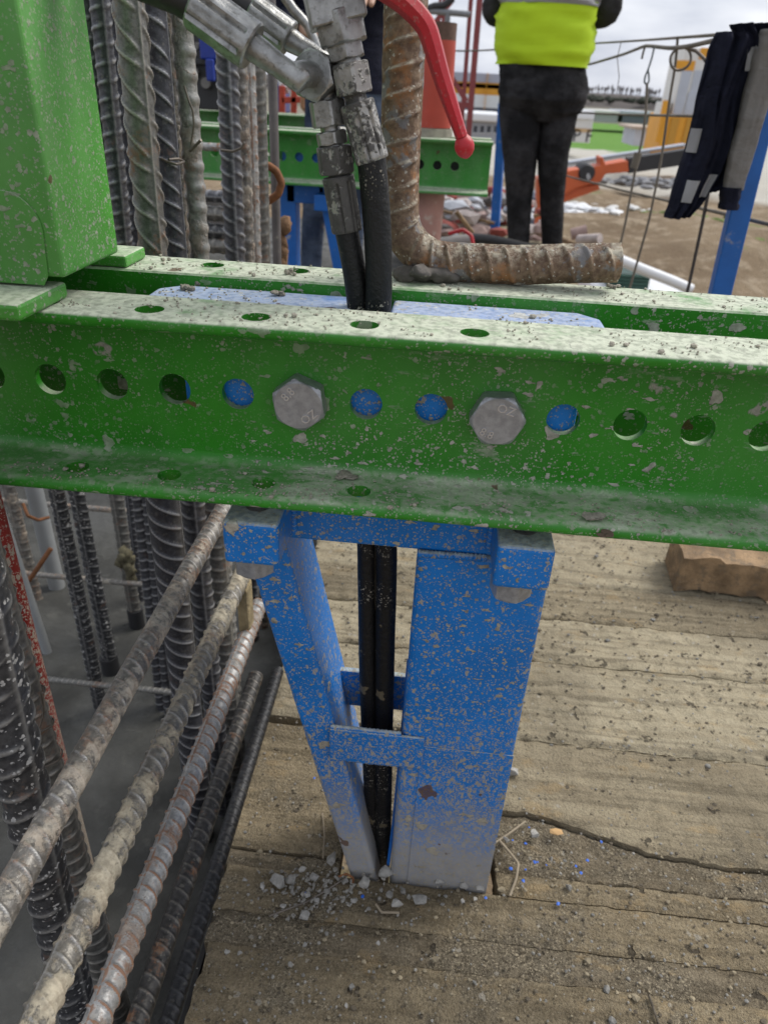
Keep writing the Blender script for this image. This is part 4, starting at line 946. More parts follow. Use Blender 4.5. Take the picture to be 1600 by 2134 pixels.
g.box(c_[0]-.009, c_[0]+.005, c_[1]-.006, c_[1]+.02, c_[2]-.040, c_[2]+.028)
one(g.build('timber_wedge', simple('yellow_wood', (.36, .28, .15), .9, var=.5, scale=40, bump=.003, bscale=120), bevel=.004), 'small yellowish wood wedge behind the end of the cream-coated bar', 'wedge')

# ------------------------------------------------------------------ the timber block, stones and litter on the deck
def block():
    c = at(1405, 1230, Z=DZ+.0); t = thing('timber_block', 'pale sawn timber block lying on the boards at the right edge', 'timber', (c[0]+.13, c[1]+.05, DZ))
    R = np.array(((math.cos(-.06), -math.sin(-.06), 0), (math.sin(-.06), math.cos(-.06), 0), (0, 0, 1)))
    o = np.array((c[0], c[1], DZ)); g = G()
    n = 24; xs = np.linspace(0, .36, n); w, h = .105, .078
    ring = [(0, 0), (0, .5), (0, 1), (.25, 1), (.5, 1), (.75, 1), (1, 1), (1, .5), (1, 0)]
    V = []
    for x in xs:
        for a_, b_ in ring: V.append((x, a_*w, b_*h))
    V = np.array(V); V += fbm(V*np.array((20, 45, 45)), 4, 8)[:, None]*np.array((.005, .009, .010)); V[:, 2] = np.maximum(V[:, 2], .001)
    m = len(ring); F = [(j*m+i, j*m+(i+1) % m, (j+1)*m+(i+1) % m, (j+1)*m+i) for j in range(n-1) for i in range(m)]+[tuple(range(m)), tuple(range((n-1)*m, n*m))]
    g.add(V @ R.T+o, F); g.build('block_body', TIMBER, t, smooth=35)
block()
rs = np.random.default_rng(3)
def angular(c, size, sq, r_):
    """faceted broken stone: hull of random points"""
    P = r_.normal(size=(11, 3)); P /= np.linalg.norm(P, axis=1)[:, None]; P = P*r_.uniform(.75, 1.05, (11, 1))*np.array(sq)*size/2+np.asarray(c)
    bm = bmesh.new()
    for p in P: bm.verts.new(p)
    bmesh.ops.convex_hull(bm, input=bm.verts); bm.verts.ensure_lookup_table()
    lv = [v for v in bm.verts if v.link_faces]; ix = {v: i for i, v in enumerate(lv)}
    out = ([v.co[:] for v in lv], [tuple(ix[v] for v in f.verts) for f in bm.faces]); bm.free(); return out
def stone(label, x, y, w, mat=0, group=None, lift=0.):
    p = at(x, y, Z=DZ+.004); s = w*mpp(p)*1.22; g = G(); g.add(*angular(p+np.array((0, 0, s*.26+lift)), s, (1, .95, .85), rs))
    return one(g.build('stone', STONE[mat], bevel=s*.018, bseg=1, bang=12), label, 'stone', group)
stone('largest pale grey stone wedged between the two blue members at their foot', 803, 1822, 32, 0)
stone('large angular grey stone left of the blue strut', 582, 1842, 36, 0)
stone('stone touching the large angular one on its right', 606, 1838, 23, 1)
stone('pale stone under the foot of the blue strut', 759, 1845, 25, 2)
stone('faceted grey stone lying alone in front of the wide blue post', 873, 1880, 32, 0)
stone('flat pale stone between the strut foot and the lone faceted stone', 828, 1888, 24, 2)
stone('angular stone nearest the camera below the gravel pile', 633, 1914, 24, 0)
stone('white pebble on the dark board right of the post', 1114, 1742, 20, 2)
stone('white pebble close to the right edge of the post', 1054, 1752, 15, 2)
stone('flat beige pebble beside the post near the middle of its height', 1068, 1614, 22, 2)
stone('small angular pebble right of the post on the front board', 1184, 1853, 16, 1)
for (x, y, w, m_) in ((693, 1798, 30, 1), (655, 1832, 18, 0), (700, 1835, 16, 1), (681, 1862, 15, 1), (640, 1868, 14, 0), (611, 1862, 14, 1), (720, 1838, 14, 1), (737, 1880, 14, 0), (812, 1868, 18, 1), (840, 1860, 13, 1), (545, 1852, 14, 2), (510, 1838, 12, 0), (590, 1892, 13, 2), (600, 1917, 12, 1), (660, 1880, 13, 0), (630, 1815, 15, 2), (915, 1842, 20, 0), (965, 1848, 20, 0), (1000, 1852, 18, 2), (962, 1880, 12, 2), (1150, 1795, 14, 1), (990, 1876, 9, 2), (787, 1968, 10, 2), (720, 2098, 12, 2), (500, 1990, 12, 1), (605, 2012, 14, 1), (635, 1972, 11, 0), (680, 1948, 10, 1), (475, 1985, 13, 2), (735, 2060, 16, 1)):
    stone('small grey gravel stone scattered around the foot of the blue leg', x, y, w, m_, 'gravel stones around the foot of the blue leg')
# fine litter
g = G()
for i in range(170):
    x, y = rs.normal(668, 62), rs.normal(1850, 24); p = at(x, y, Z=DZ+.005); g.add(*angular(p, rs.uniform(.002, .0078), (1, 1, .8), rs))
for i in range(700):
    x, y = rs.uniform(400, 1600), rs.uniform(1500, 2134); p = at(x, y, Z=DZ+.003)
    if p[0] > .1: rock(g, p, rs.uniform(.0012, .0042), rs=rs)
o = g.build('gravel_litter', simple('grey_litter', (.33, .31, .27), .95, var=.5, scale=300)); tag(o, 'fine grey gravel and grit strewn over the boards', None, None, 'stuff')
for nm, n, cl, lab in (('dirt_litter', 1900, (.15, .122, .085), 'dark crumbs of dried mud over the boards'), ('dirt_litter', 1500, (.36, .30, .20), 'sand-coloured crumbs over the boards'), ('dirt_litter', 700, (.27, .26, .235), 'grey mortar crumbs over the boards')):
    g = G()
    for i in range(n):
        yq = rs.uniform(-.36, .9); p = np.array((rs.uniform(.11, .97), yq, DZ+.0025)); rock(g, p, rs.uniform(.0012, .0050)*(1 if rs.uniform() < .95 else 1.9), (1.2, 1, .55), rs)
    o = g.build(nm, simple('crumb_tone', cl, .95, var=.6, scale=90)); tag(o, lab, None, None, 'stuff')
BCH = simple('blue_chips', (.02, .12, .55), .5); g = G()
for i in range(26):
    x, y = (rs.normal(1120, 80), rs.normal(1760, 60)) if i < 20 else (rs.uniform(480, 800), rs.uniform(1620, 1900)); p = at(x, y, Z=DZ+.006); rock(g, p, rs.uniform(.002, .0055), (1, 1, .3), rs)
o = g.build('paint_chips', BCH); tag(o, 'tiny blue paint chips on the boards', None, None, 'stuff')
p = at(1158, 1733, Z=DZ+.006); g = G(); rock(g, p, .016, (1.2, .7, .25), rs); one(g.build('wood_chip', simple('pale_chip', (.55, .34, .15), .8), bevel=.0004, bseg=1), 'orange-brown wood chip on the dark board right of the post', 'wood chip')
STRAW = simple('dry_root', (.33, .27, .19), .9)
def onDeck(L): return [at(x, y, Z=DZ+.006) for x, y in L]
wire('dry_root', 'pale curved root lying right of the wide blue post', onDeck([(1040, 1752), (1060, 1775), (1080, 1800), (1076, 1830), (1062, 1868)]), .0016, STRAW, 'root')
wire('dry_root', 'grey twig sticking out from the edge of the wide post', onDeck([(1030, 1758), (1060, 1738), (1095, 1712)]), .0014, STRAW, 'twig')
wire('dry_root', 'thin wire-like root curving over the gravel pile', onDeck([(560, 1910), (640, 1880), (690, 1850), (720, 1830)]), .0011, WIRE, 'root')
wire('dry_root', 'long straw lying left of the strut foot', onDeck([(672, 1695), (676, 1740), (673, 1790)]), .0009, STRAW, 'straw')
wire('dry_root', 'short pale root in front of the stones', onDeck([(783, 1885), (795, 1902), (832, 1903)]), .0014, STRAW, 'root')
wire('dry_root', 'dark twig at the bottom edge of the boards', onDeck([(1352, 2075), (1362, 2105), (1374, 2140)]), .0016, CRUMBD, 'twig')
wire('bent_rod', 'curl of rusty wire on the gravel pile', onDeck([(705, 1828), (722, 1822), (736, 1830), (735, 1842)]), .0014, RUSTW, 'wire')

# crumbs on the beam and on the blue head
def crumbs(name, label, n, fn, mat, lo, hi, big=.03):
    g = G()
    for i in range(n):
        s_ = rs.uniform(lo, hi)*(1 if rs.uniform() > big else 2.6); p = np.array(fn())
        if fbm(p*np.array((28, 28, 1)), 3, 77) < .06: continue
        rock(g, p+np.array((0, 0, s_*.25)), s_, (1, 1, .7), rs)
    o = g.build(name, mat); tag(o, label, None, None, 'stuff')
crumbs('mortar_crumbs', 'grey mortar crumbs on top of the front channel', 700, lambda: (rs.uniform(-.02, .6), rs.uniform(-.05, .005), .0702), CRUMB, .0006, .0020, .06)
crumbs('mortar_crumbs', 'grey mortar crumbs on top of the rear channel', 800, lambda: (rs.uniform(0, .75), rs.uniform(.082, .138), .0702), CRUMB, .0006, .0020, .07)
crumbs('mortar_crumbs', 'mortar crumbs on the blue head of the leg', 330, lambda: (rs.choice([rs.uniform(.075, .232), rs.uniform(.264, .422)]), rs.uniform(.012, .077), .0613), CRUMB, .0008, .0026, .03)
crumbs('mortar_crumbs', 'caked mortar crumbs along the lower flange', 900, lambda: (rs.uniform(-.05, .6), -.053+abs(rs.normal())*.017, -.0598), CRUMB, .0007, .0022, .02)
def lump(label, x, y, Z, w, mat=CRUMB, sq=(1, 1, .8)):
    p = at(x, y, Z=Z); s_ = w*mpp(p); g = G()
    for i in range(7): rock(g, p+np.array((rs.normal()*s_*.22, rs.normal()*s_*.15, s_*.22+rs.normal()*s_*.06)), s_*rs.uniform(.45, .8), sq, rs)
    one(g.build('mortar_lump', mat), label, 'mortar lump')
LM = simple('dried_mortar', (.34, .31, .25), .95, var=.45, scale=200, bump=.001, bscale=500)
lump('lump of dried mortar at the left end of the blue head', 390, 604, .0615, 26, LM)
lump('small mortar lump above the left end of the blue head', 413, 592, .0615, 15, LM)
lump('flat mortar crumb in the middle of the blue head', 578, 615, .0615, 24, LM, (1, 1, .5))
lump('mortar lump beside the second hole of the rear channel', 601, 571, .0702, 20, LM, (.8, .8, 1.1))
lump('mortar lump under the tip of the bent bar', 1275, 600, .0702, 15, LM)
lump('flat mortar pat beside the weld of the bent bar', 1072, 593, .0702, 36, LM, (1.2, 1, .35))
lump('crusty mortar patch on the lower flange at the right', 1225, 1082, -.06, 40, LM, (1.3, 1, .25))
lump('crusty mortar patch on the lower flange left of centre', 722, 995, -.06, 34, LM, (1.3, 1, .25))
lump('brown flake hanging on the edge of the lower flange', 1258, 1118, -.064, 30, simple('brown_flake', (.13, .09, .06), .9), (1.5, 1, .4))

# ------------------------------------------------------------------ second yoke farther along the wall
YF = 1.76; zf = float(at(800, 282, Y=YF-.05)[2])-.07
xe = float(at(1026, 300, Y=YF)[0])
yb2 = thing('yoke_beam', 'dusty green double-channel beam in the background with a red tube on top', 'beam', (-.1, YF, zf-.07))
hx0 = float(at(588, 341, Y=YF)[0])
wh2 = [hx0+.05*k for k in range(-14, 20) if hx0+.05*k < xe-.06]
channel(-1.2, xe, YF+.007, -1, GREEN_FAR, yb2, wh2, [], [], zc=zf, seg=14)
channel(-1.2, xe, YF+.080, 1, GREEN_FAR, yb2, wh2, [], [], zc=zf, seg=14)
g = G(); g.box(at(720, 340, Y=YF)[0], xe-.05, YF+.03, YF+.06, zf-.06, zf+.06); g.build('dark_hole_backing', BLACK, yb2)  # added dark plate standing for the shade seen through the web holes
lg2 = thing('yoke_leg', 'blue leg of the far green beam with flat post and slanted strut', 'steel leg', (at(640, 560, Y=YF+.04)[0], YF+.04, DZ))
pa, pb = at(582, 405, Y=YF+.01), at(616, 405, Y=YF+.01)
g = G(); g.box(pa[0], pb[0], YF+.012, YF+.075, DZ-.02, zf-.071); g.build('post', BLUE_PLAIN, lg2, bevel=.005)
pc, pd_ = at(655, 404, Y=YF-.03), at(692, 440, Y=YF-.03)
g = G(); g.box(pc[0], pd_[0], YF-.04, YF+.01, pd_[2], pc[2]); g.build('lug', BLUE_PLAIN, lg2, bevel=.003)
a_, b_ = at(662, 435, Y=YF+.02), at(690, 565, Y=YF+.02); e_ = b_-a_; k_ = (DZ-.02-a_[2])/e_[2]; wq = .045
g = G(); g.hexa([(a_[0]+e_[0]*k_, YF+.012, DZ-.02), (a_[0]+e_[0]*k_+wq, YF+.012, DZ-.02), (a_[0]+e_[0]*k_+wq, YF+.075, DZ-.02), (a_[0]+e_[0]*k_, YF+.075, DZ-.02)],
                [(a_[0], YF+.012, zf-.075), (a_[0]+wq, YF+.012, zf-.075), (a_[0]+wq, YF+.075, zf-.075), (a_[0], YF+.075, zf-.075)]); g.build('strut', BLUE_PLAIN, lg2, bevel=.004)
g = G(); g.box(pa[0]+.01, pd_[0]-.01, YF+.015, YF+.07, zf-.066, zf+.05); g.build('head_box', BLUE_PLAIN, lg2, bevel=.004)
g = G(); g.box(pa[0]+.02, a_[0]+.02, YF+.012, YF+.05, zf-.125, zf-.075); g.build('cross_bar', BLUE_PLAIN, lg2, bevel=.003)
# red tube standing on it
q = at(903, 270, Y=YF+.045); rt = 36*mpp(q)
rt_o = thing('red_tube', 'faded red steel tube standing on the background green beam', 'tube', (q[0], YF+.045, zf-.6))
g = G(); g.tube([(q[0], YF+.045, zf+.093), (q[0]-.004, YF+.045, zf+.30)], [rt, rt*.97], 32); g.build('upper_tube', REDFAR, rt_o, smooth=50)
g = G(); g.rev((q[0], YF+.045, zf+.0705), (q[0], YF+.045, zf+.092), [(0, rt*1.1), (1, rt*1.1)], 32); g.build('dusty_collar', simple('dusty_steel', (.40, .36, .29), .9, var=.4, scale=40), rt_o, smooth=40)
g = G(); g.rev((q[0]-.004, YF+.045, zf+.30), (q[0]-.004, YF+.045, zf+.34), [(0, rt*.96), (1, rt*.96)], 32); g.build('rusty_rim', simple('rim_rust', (.15, .09, .065), .9, var=.4, scale=40), rt_o, smooth=40)
PALER = simple('washed_red_paint', (.48, .26, .22), .7, var=.35, scale=9, grime=.45, gcol=(.5, .42, .36))
g = G(); g.tube([(q[0], YF+.045, zf-.0705), (q[0]-.01, YF+.045, zf-.62)], [rt*.98, rt*.98], 32); g.build('lower_tube', PALER, rt_o, smooth=50)
# third beam and the pump on it
Y3 = 3.25; z3 = float(at(600, 238, Y=Y3-.05)[2])-.07
yb3 = thing('yoke_beam', 'farthest short green beam glimpsed above the second one', 'beam', (-.6, Y3, z3-.07))
x3 = float(at(700, 250, Y=Y3)[0])
channel(-2.2, x3, Y3+.007, -1, GREEN_FAR, yb3, [], [], [], zc=z3); channel(-2.2, x3, Y3+.080, 1, GREEN_FAR, yb3, [], [], [], zc=z3)
def pump():
    Y = 2.9; c = at(432, 222, Y=Y); t = thing('hydraulic_jack', 'black hydraulic jack with blue valve between the bar clusters', 'hydraulic jack', c)
    k = mpp(c)
    def bx(n, x0, y0, x1, y1, dep, m, yo=0.):
        a, b = at(x0, y1, Y=Y+yo), at(x1, y0, Y=Y+yo); g = G(); g.box(a[0], b[0], Y+yo, Y+yo+dep, a[2], b[2]); g.build(n, m, t, bevel=.006)
    bx('jack_body', 396, 135, 470, 226, .25, BLACK, .02); bx('frame_plate', 398, 124, 470, 134, .2, BLACK, 0.); bx('valve_block', 417, 75, 452, 122, .1, BLUEV, -.03); bx('valve_lever', 430, 122, 443, 168, .03, BLUEV, -.06)
    bx('cylinder_head', 398, 60, 470, 123, .22, BLACK, .08)
    for (x, y, w) in ((405, 148, 16), (428, 172, 20), (407, 95, 14)):
        p = at(x, y, Y=Y-.012); r = w*mpp(p)/2; g = G(); g.rev(p, p+np.array((0, .035, 0)), [(0, r*.5), (0, r), (1, r)], 20); g.build('port', simple('dull_port', (.18, .17, .16), .4, .6), t, smooth=40)
pump()

# ------------------------------------------------------------------ people
def loft(g, rings, seg=28, seed=0, amp=.03, freq=7., cap=True, zf=1.):
    """rings: (centre xyz, rx, ry); horizontal ellipses joined upwards, with folds"""
    C = np.array([r_[0] for r_ in rings], float); rx = np.array([r_[1] for r_ in rings], float); ry = np.array([r_[2] for r_ in rings], float)
    n = 40; s = np.linspace(0, 1, len(rings)); t = np.linspace(0, 1, n)
    C = np.stack([np.interp(t, s, C[:, k]) for k in range(3)], 1); rx = np.interp(t, s, rx); ry = np.interp(t, s, ry)
    for _ in range(2):
        C[1:-1] = (C[:-2]+2*C[1:-1]+C[2:])/4; rx[1:-1] = (rx[:-2]+2*rx[1:-1]+rx[2:])/4; ry[1:-1] = (ry[:-2]+2*ry[1:-1]+ry[2:])/4
    th = np.arange(seg)/seg*2*math.pi
    P = np.stack([C[:, None, 0]*freq+np.cos(th)[None]*1.2, C[:, None, 1]*freq+np.sin(th)[None]*1.2, C[:, None, 2]*freq*2.6*zf+np.cos(th*1+1)[None]*.9+0*th[None]], -1)
    f = 1+amp*2*(1-2*np.abs(fbm(P, 3, seed)))-amp
    V = np.stack([C[:, None, 0]+np.cos(th)[None]*rx[:, None]*f, C[:, None, 1]+np.sin(th)[None]*ry[:, None]*f, np.broadcast_to(C[:, None, 2], (n, seg))], -1)
    F = grid_quads(n, seg, True).tolist()
    if cap: F += [tuple(range(seg))[::-1], tuple(range((n-1)*seg, n*seg))]
    g.add(V.reshape(-1, 3), F)
def limb(g, pts, rad, seg=18, seed=0, amp=.05):
    Q = smoothpath(pts, 30, 3); rr = np.interp(np.linspace(0, 1, 30), np.linspace(0, 1, len(rad)), rad)
    g.tube(Q, rr, seg, nz=lambda t, th: amp*(1-2*np.abs(fbm(np.stack([t*9+th*0, np.cos(th)+t*0, np.sin(th)+t*0], -1), 3, seed))))
def body(parent, base, up, hip, sh, hands, feet, headc, face):
    """one continuous figure under the clothes, grown from a skeleton"""
    V = []; E_ = []; R = []
    def v(p, r): V.append(tuple(np.asarray(p, float)-ORG[parent])); R.append(r); return len(V)-1
    pel = v(hip, .085); ch = v((np.array(hip)+np.array(sh))/2+np.array((0, 0, .08)), .10); nk0 = v(sh, .075); nk = v(np.array(sh)*.55+np.array(headc)*.45, .052); hd = v(headc, .088); tp = v(np.array(headc)+np.array((0, 0, .075)), .062)
    ns = v(np.array(headc)+np.array(face)*.092+np.array((0, 0, -.012)), .014); E_ += [(pel, ch), (ch, nk0), (nk0, nk), (nk, hd), (hd, tp), (hd, ns)]
    for s_, (el, ha) in zip((-1, 1), hands):
        s0 = v(np.array(sh)+up*s_*.16+np.array((0, 0, -.03)), .045); e0 = v(el, .034); h0 = v(ha, .027); E_ += [(nk0, s0), (s0, e0), (e0, h0)]
        d = np.array(ha)-np.array(el); d /= np.linalg.norm(d); pm = v(np.array(ha)+d*.05, .030); E_.append((h0, pm))
        for kk in range(4):
            off = up*(kk-1.5)*.019; f1 = v(np.array(ha)+d*(.095+.006*(1.5-abs(kk-1.5)))+off, .0095); f2 = v(np.array(ha)+d*(.135+.012*(1.5-abs(kk-1.5)))+off+np.array((0, 0, -.014)), .008); E_ += [(pm, f1), (f1, f2)]
        t1 = v(np.array(ha)+d*.04+up*-s_*.045, .010); t2 = v(np.array(ha)+d*.075+up*-s_*.055, .009); E_ += [(pm, t1), (t1, t2)]
    for s_, (kn, an) in zip((-1, 1), feet):
        h0 = v(np.array(hip)+up*s_*.09+np.array((0, 0, -.06)), .055); k0 = v(kn, .040); a0 = v(an, .030); t0 = v(np.array(an)+np.array(face)*.15+np.array((0, 0, -.055)), .032); E_ += [(pel, h0), (h0, k0), (k0, a0), (a0, t0)]
    me = bpy.data.meshes.new('body'); me.from_pydata(V, E_, []); me.update()
    o = bpy.data.objects.new('body', me); COL.objects.link(o); o.parent = parent; ORG[o] = ORG[parent]
    o.modifiers.new('skin', 'SKIN'); bm = bmesh.new(); bm.from_mesh(me); sk = bm.verts.layers.skin.verify()
    for i, w in enumerate(bm.verts): w[sk].radius = (R[i], R[i]); w[sk].use_root = (i == 0)
    bm.to_mesh(me); bm.free(); sb = o.modifiers.new('sub', 'SUBSURF'); sb.levels = 1; sb.render_levels = 2
    me.materials.append(SKIN); 
    for p in me.polygons: p.use_smooth = True
    return o
def hair(parent, c, face, mat=HAIR, helmet=False):
    g = G(); n, m_ = 14, 24; V = []
    for i in range(n):
        a = i/(n-1)*math.pi*.56
        for j in range(m_):
            b = j/m_*2*math.pi; d = np.array((math.sin(a)*math.cos(b), math.sin(a)*math.sin(b), math.cos(a)))
            back = -(d[:2] @ np.array(face)[:2]); k = a*(1+.35*max(back, 0)); d = np.array((math.sin(k)*math.cos(b), math.sin(k)*math.sin(b), math.cos(k)))
            V.append(np.array(c)+d*np.array((.092, .104, .105))+np.array((0, 0, .035)))
    g.add(V, grid_quads(n, m_, True).tolist()); g.build('hair', mat, parent, smooth=80)

def worker_vest():
    Y = 3.72; base = at(1120, 556, Y=Y); t = thing('person', 'worker seen from behind in lime hi-vis vest and black jeans', 'person', (base[0], Y, DZ))
    k = mpp(at(1120, 300, Y=Y)); W_ = lambda w: w*k/2; Q = lambda x, y, dy=0.: at(x, y, Y=Y+dy)
    # trousers
    for sd, pts in ((-1, ((1090, 165, 88), (1087, 200, 90), (1084, 260, 84), (1083, 320, 72), (1083, 350, 67), (1082, 400, 58), (1081, 450, 52), (1080, 500, 48), (1080, 540, 48))), (1, ((1170, 165, 84), (1171, 200, 78), (1161, 260, 74), (1152, 320, 64), (1151, 350, 61), (1150, 400, 54), (1150, 450, 49), (1150, 500, 45), (1150, 540, 45)))):
        g = G(); loft(g, [(Q(x, y, .01 if y < 260 else (-.015 if 300 < y < 370 else 0.)), W_(w), W_(w)*1.04) for x, y, w in pts][::-1], seed=4+sd, amp=.035, freq=6.)
        g.build('trouser_leg', JEANS, t, smooth=70)
        fx = Q(pts[-1][0], 548); g = G(); rr = [((fx[0], Y-.05, DZ+.045), .042), ((fx[0], Y+.02, DZ+.055), .046), ((fx[0]-.01, Y+.12, DZ+.042), .044), ((fx[0]-.015, Y+.19, DZ+.035), .035)]
        g.tube(smoothpath([a for a, b in rr], 24, 3), np.interp(np.linspace(0, 1, 24), [0, .1, .6, .92, 1], [.02, .042, .045, .034, .012]), 16, ry=.85); g.build('boot', SHOE, t, smooth=70)
    g = G(); loft(g, [(Q(1128, 252, .0), W_(84), W_(76)), (Q(1128, 230, -.01), W_(160), W_(100)), (Q(1130, 205, -.02), W_(177), W_(122)), (Q(1131, 170, -.01), W_(177), W_(118)), (Q(1131, 135), W_(172), W_(104)), (Q(1131, 100), W_(164), W_(98))], seed=9, amp=.03); g.build('trouser_seat', JEANS, t, smooth=70)
    zsh = DZ+1.47; hip = Q(1131, 165); cx = Q(1140, 0)[0]; sh = np.array((cx+.02, Y+.03, zsh)); up = np.array((1., 0, 0)); fc = np.array((0, 1., 0))
    # vest
    g = G(); loft(g, [(Q(1132, 137), W_(182), W_(128)), (Q(1134, 100), W_(184), W_(130)), (Q(1137, 50), W_(186), W_(132)), (Q(1141, 10), W_(190), W_(134)), ((cx, Y+.01, zsh-.18), W_(202), W_(138)), ((cx+.01, Y+.02, zsh-.06), W_(196), W_(116)), ((cx+.015, Y+.03, zsh+.02), W_(120), W_(80)), ((cx+.02, Y+.03, zsh+.05), W_(70), W_(66))], seed=6, amp=.085, freq=7., zf=.8)
    vest = g.build('vest', LIME, t, smooth=70)
    for ya, yb in ((-22, 12), (-120, -86)):
        g = G(); loft(g, [(Q(1141, yb), W_(189)*1.025, W_(133)*1.025), (Q(1142, (ya+yb)/2), W_(191)*1.03, W_(134)*1.03), (Q(1143, ya), W_(193)*1.03, W_(136)*1.03)], seed=6, amp=.085, freq=7., zf=.8, cap=False); g.build('reflective_band', REFL, vest, smooth=70)
    fl = [at(1062, 5, Y=Y+.10), at(1034, 104, Y=Y+.10), at(1052, 112, Y=Y+.08), at(1066, 20, Y=Y+.08)]
    g = G(); g.extrude(fl, (0, 0, 0), (0, .012, 0)); g.build('vest_flap', LIMED, vest, bevel=.003)
    # arms: elbows out, hands in front of the belly
    elL, elR = np.array((cx-.25, Y+.06, zsh-.30)), Q(1272, 22, .03); haL, haR = np.array((cx-.08, Y+.30, zsh-.30)), np.array((cx+.10, Y+.30, zsh-.32))
    for s_, el, ha in ((-1, elL, haL), (1, elR, haR)):
        g = G(); limb(g, [sh+up*s_*.15+np.array((0, 0, -.02)), sh+up*s_*.20+np.array((0, .0, -.10)), el, ha], [.075, .072, .062, .056, .045], seed=3); g.build('sleeve', SLEEVE, t, smooth=70)
    hc = np.array((cx+.03, Y+.06, zsh+.20))
    kn = [(Q(1080, 345)), (Q(1152, 345))]; an = [np.array((Q(1079, 548)[0], Y, DZ+.09)), np.array((Q(1151, 548)[0], Y, DZ+.09))]
    body(t, base, up, hip, sh, [(elL, haL), (elR, haR)], list(zip(kn, an)), hc, fc); hair(t, hc, fc)
worker_vest()
def worker_navy():
    Y = 2.35; c = at(715, 190, Y=Y); t = thing('person', 'worker in navy jacket and blue jeans standing behind the hydraulic fittings', 'person', (c[0], Y, DZ))
    k = mpp(c); Q = lambda x, y, dy=0.: at(x, y, Y=Y+dy); W_ = lambda w: w*k/2
    for sd, pts in ((-1, ((676, 175, 78), (672, 250, 74), (665, 340, 62), (655, 430, 52), (649, 520, 48), (648, 640, 46))), (1, ((765, 175, 82), (764, 250, 76), (755, 340, 66), (742, 430, 56), (730, 520, 50), (724, 640, 48)))):
        R_ = [(Q(x, y), W_(w), W_(w)*1.05) for x, y, w in pts]; R_.append(((R_[-1][0][0], Y, DZ+.08), W_(50), W_(52)))
        g = G(); loft(g, R_[::-1], seed=20+sd, amp=.035); g.build('trouser_leg', JEANSB, t, smooth=70)
        fx = R_[-1][0]; g = G(); g.tube(smoothpath([(fx[0], Y+.05, DZ+.045), (fx[0], Y-.02, DZ+.05), (fx[0], Y-.12, DZ+.042), (fx[0], Y-.19, DZ+.035)], 24, 3), np.interp(np.linspace(0, 1, 24), [0, .1, .6, .92, 1], [.02, .045, .047, .036, .012]), 16, ry=.85); g.build('boot', SHOE, t, smooth=70)
    g = G(); loft(g, [(Q(720, 262), W_(90), W_(80)), (Q(720, 240), W_(160), W_(100)), (Q(720, 205), W_(170), W_(116)), (Q(721, 150), W_(166), W_(108))], seed=19, amp=.03); g.build('trouser_seat', JEANSB, t, smooth=70)
    zsh = DZ+1.46; cx = c[0]; sh = np.array((cx, Y, zsh)); up = np.array((1., 0, 0)); fc = np.array((0, -1., 0))
    g = G(); loft(g, [(Q(722, 192), W_(172), W_(120)), (Q(720, 140), W_(172), W_(124)), (Q(716, 60), W_(176), W_(128)), (Q(714, 0), W_(190), W_(130)), ((cx, Y, zsh-.16), W_(205), W_(132)), ((cx, Y, zsh-.04), W_(190), W_(108)), ((cx, Y, zsh+.04), W_(80), W_(74))], seed=16, amp=.05); g.build('jacket', NAVY, t, smooth=70)
    elL, elR = Q(590, 60, -.02), Q(812, -60, .05); haL, haR = Q(640, 60, -.32), Q(770, -20, -.30)
    for s_, el, ha in ((-1, elL, haL), (1, elR, haR)):
        g = G(); limb(g, [sh+up*s_*.15+np.array((0, 0, -.02)), sh+up*s_*.20+np.array((0, 0, -.10)), el, ha], [.075, .072, .064, .056, .045], seed=5); g.build('sleeve', NAVY, t, smooth=70)
    hc = np.array((cx, Y-.03, zsh+.20)); fe = [(Q(665, 340), np.array((Q(648, 640)[0], Y, DZ+.09))), (Q(755, 340), np.array((Q(724, 640)[0], Y, DZ+.09)))]
    body(t, c, up, Q(720, 170), sh, [(elL, haL), (elR, haR)], fe, hc, fc); hair(t, hc, fc)
worker_navy()

# ------------------------------------------------------------------ guard rail with the hung workwear
YR = 1.28
rail = thing('guard_rail', 'blue post and rods of the edge guard rail on the right', 'guard rail', (at(1497, 605, Y=YR)[0], YR, DZ))
pp, pq = at(1590, 230, Y=YR), at(1504, 590, Y=YR); d = (pp-pq)/(pp-pq)[2]; w_ = .038
b0, t0 = pq+d*(DZ-.05-pq[2]), pq+d*(.46-pq[2])
g = G(); R45 = [(-.62, -.5), (.5, -.62), (.62, .5), (-.5, .62)]
g.extrude([b0+np.array((x*w_*1.05, y*w_, 0)) for x, y in R45], (0, 0, 0), t0-b0); g.build('post', BLUE_PLAIN, rail, bevel=.003)
def rod(n, pts, r, mat=ROPE): g = G(); g.tube(smoothpath(pts, 50, 2), r, 8); g.build(n, mat, rail, smooth=60)
YA = 2.2
rod('top_rail', [at(800, 110, Y=4.6), at(930, 103, Y=4.2), at(965, 107, Y=4.1), at(1040, 102, Y=4.15), at(1140, 96, Y=4.1), at(1230, 90, Y=4.0), at(1340, 83, Y=2.9), at(1490, 72, Y=1.6), at(1605, 60, Y=1.22)], 0.00396)
rod('top_rail', [at(1130, 150, Y=4.1), at(1230, 133, Y=4.0), at(1300, 112, Y=3.2), at(1345, 94, Y=2.5), at(1400, 100, Y=1.9), at(1440, 95, Y=1.75), at(1500, 80, Y=1.45), at(1610, 70, Y=1.22)], 0.00540)
rod('mid_rail', [at(1130, 232, Y=4.1), at(1200, 234, Y=4.0), at(1300, 238, Y=2.9), at(1440, 241, Y=1.8), at(1590, 246, Y=1.30)], 0.00396)
rod('low_rail', [at(1140, 350, Y=4.1), at(1180, 366, Y=4.0), at(1300, 397, Y=2.8), at(1400, 420, Y=1.9), at(1540, 452, Y=1.32), at(1640, 476, Y=1.2)], 0.00432)
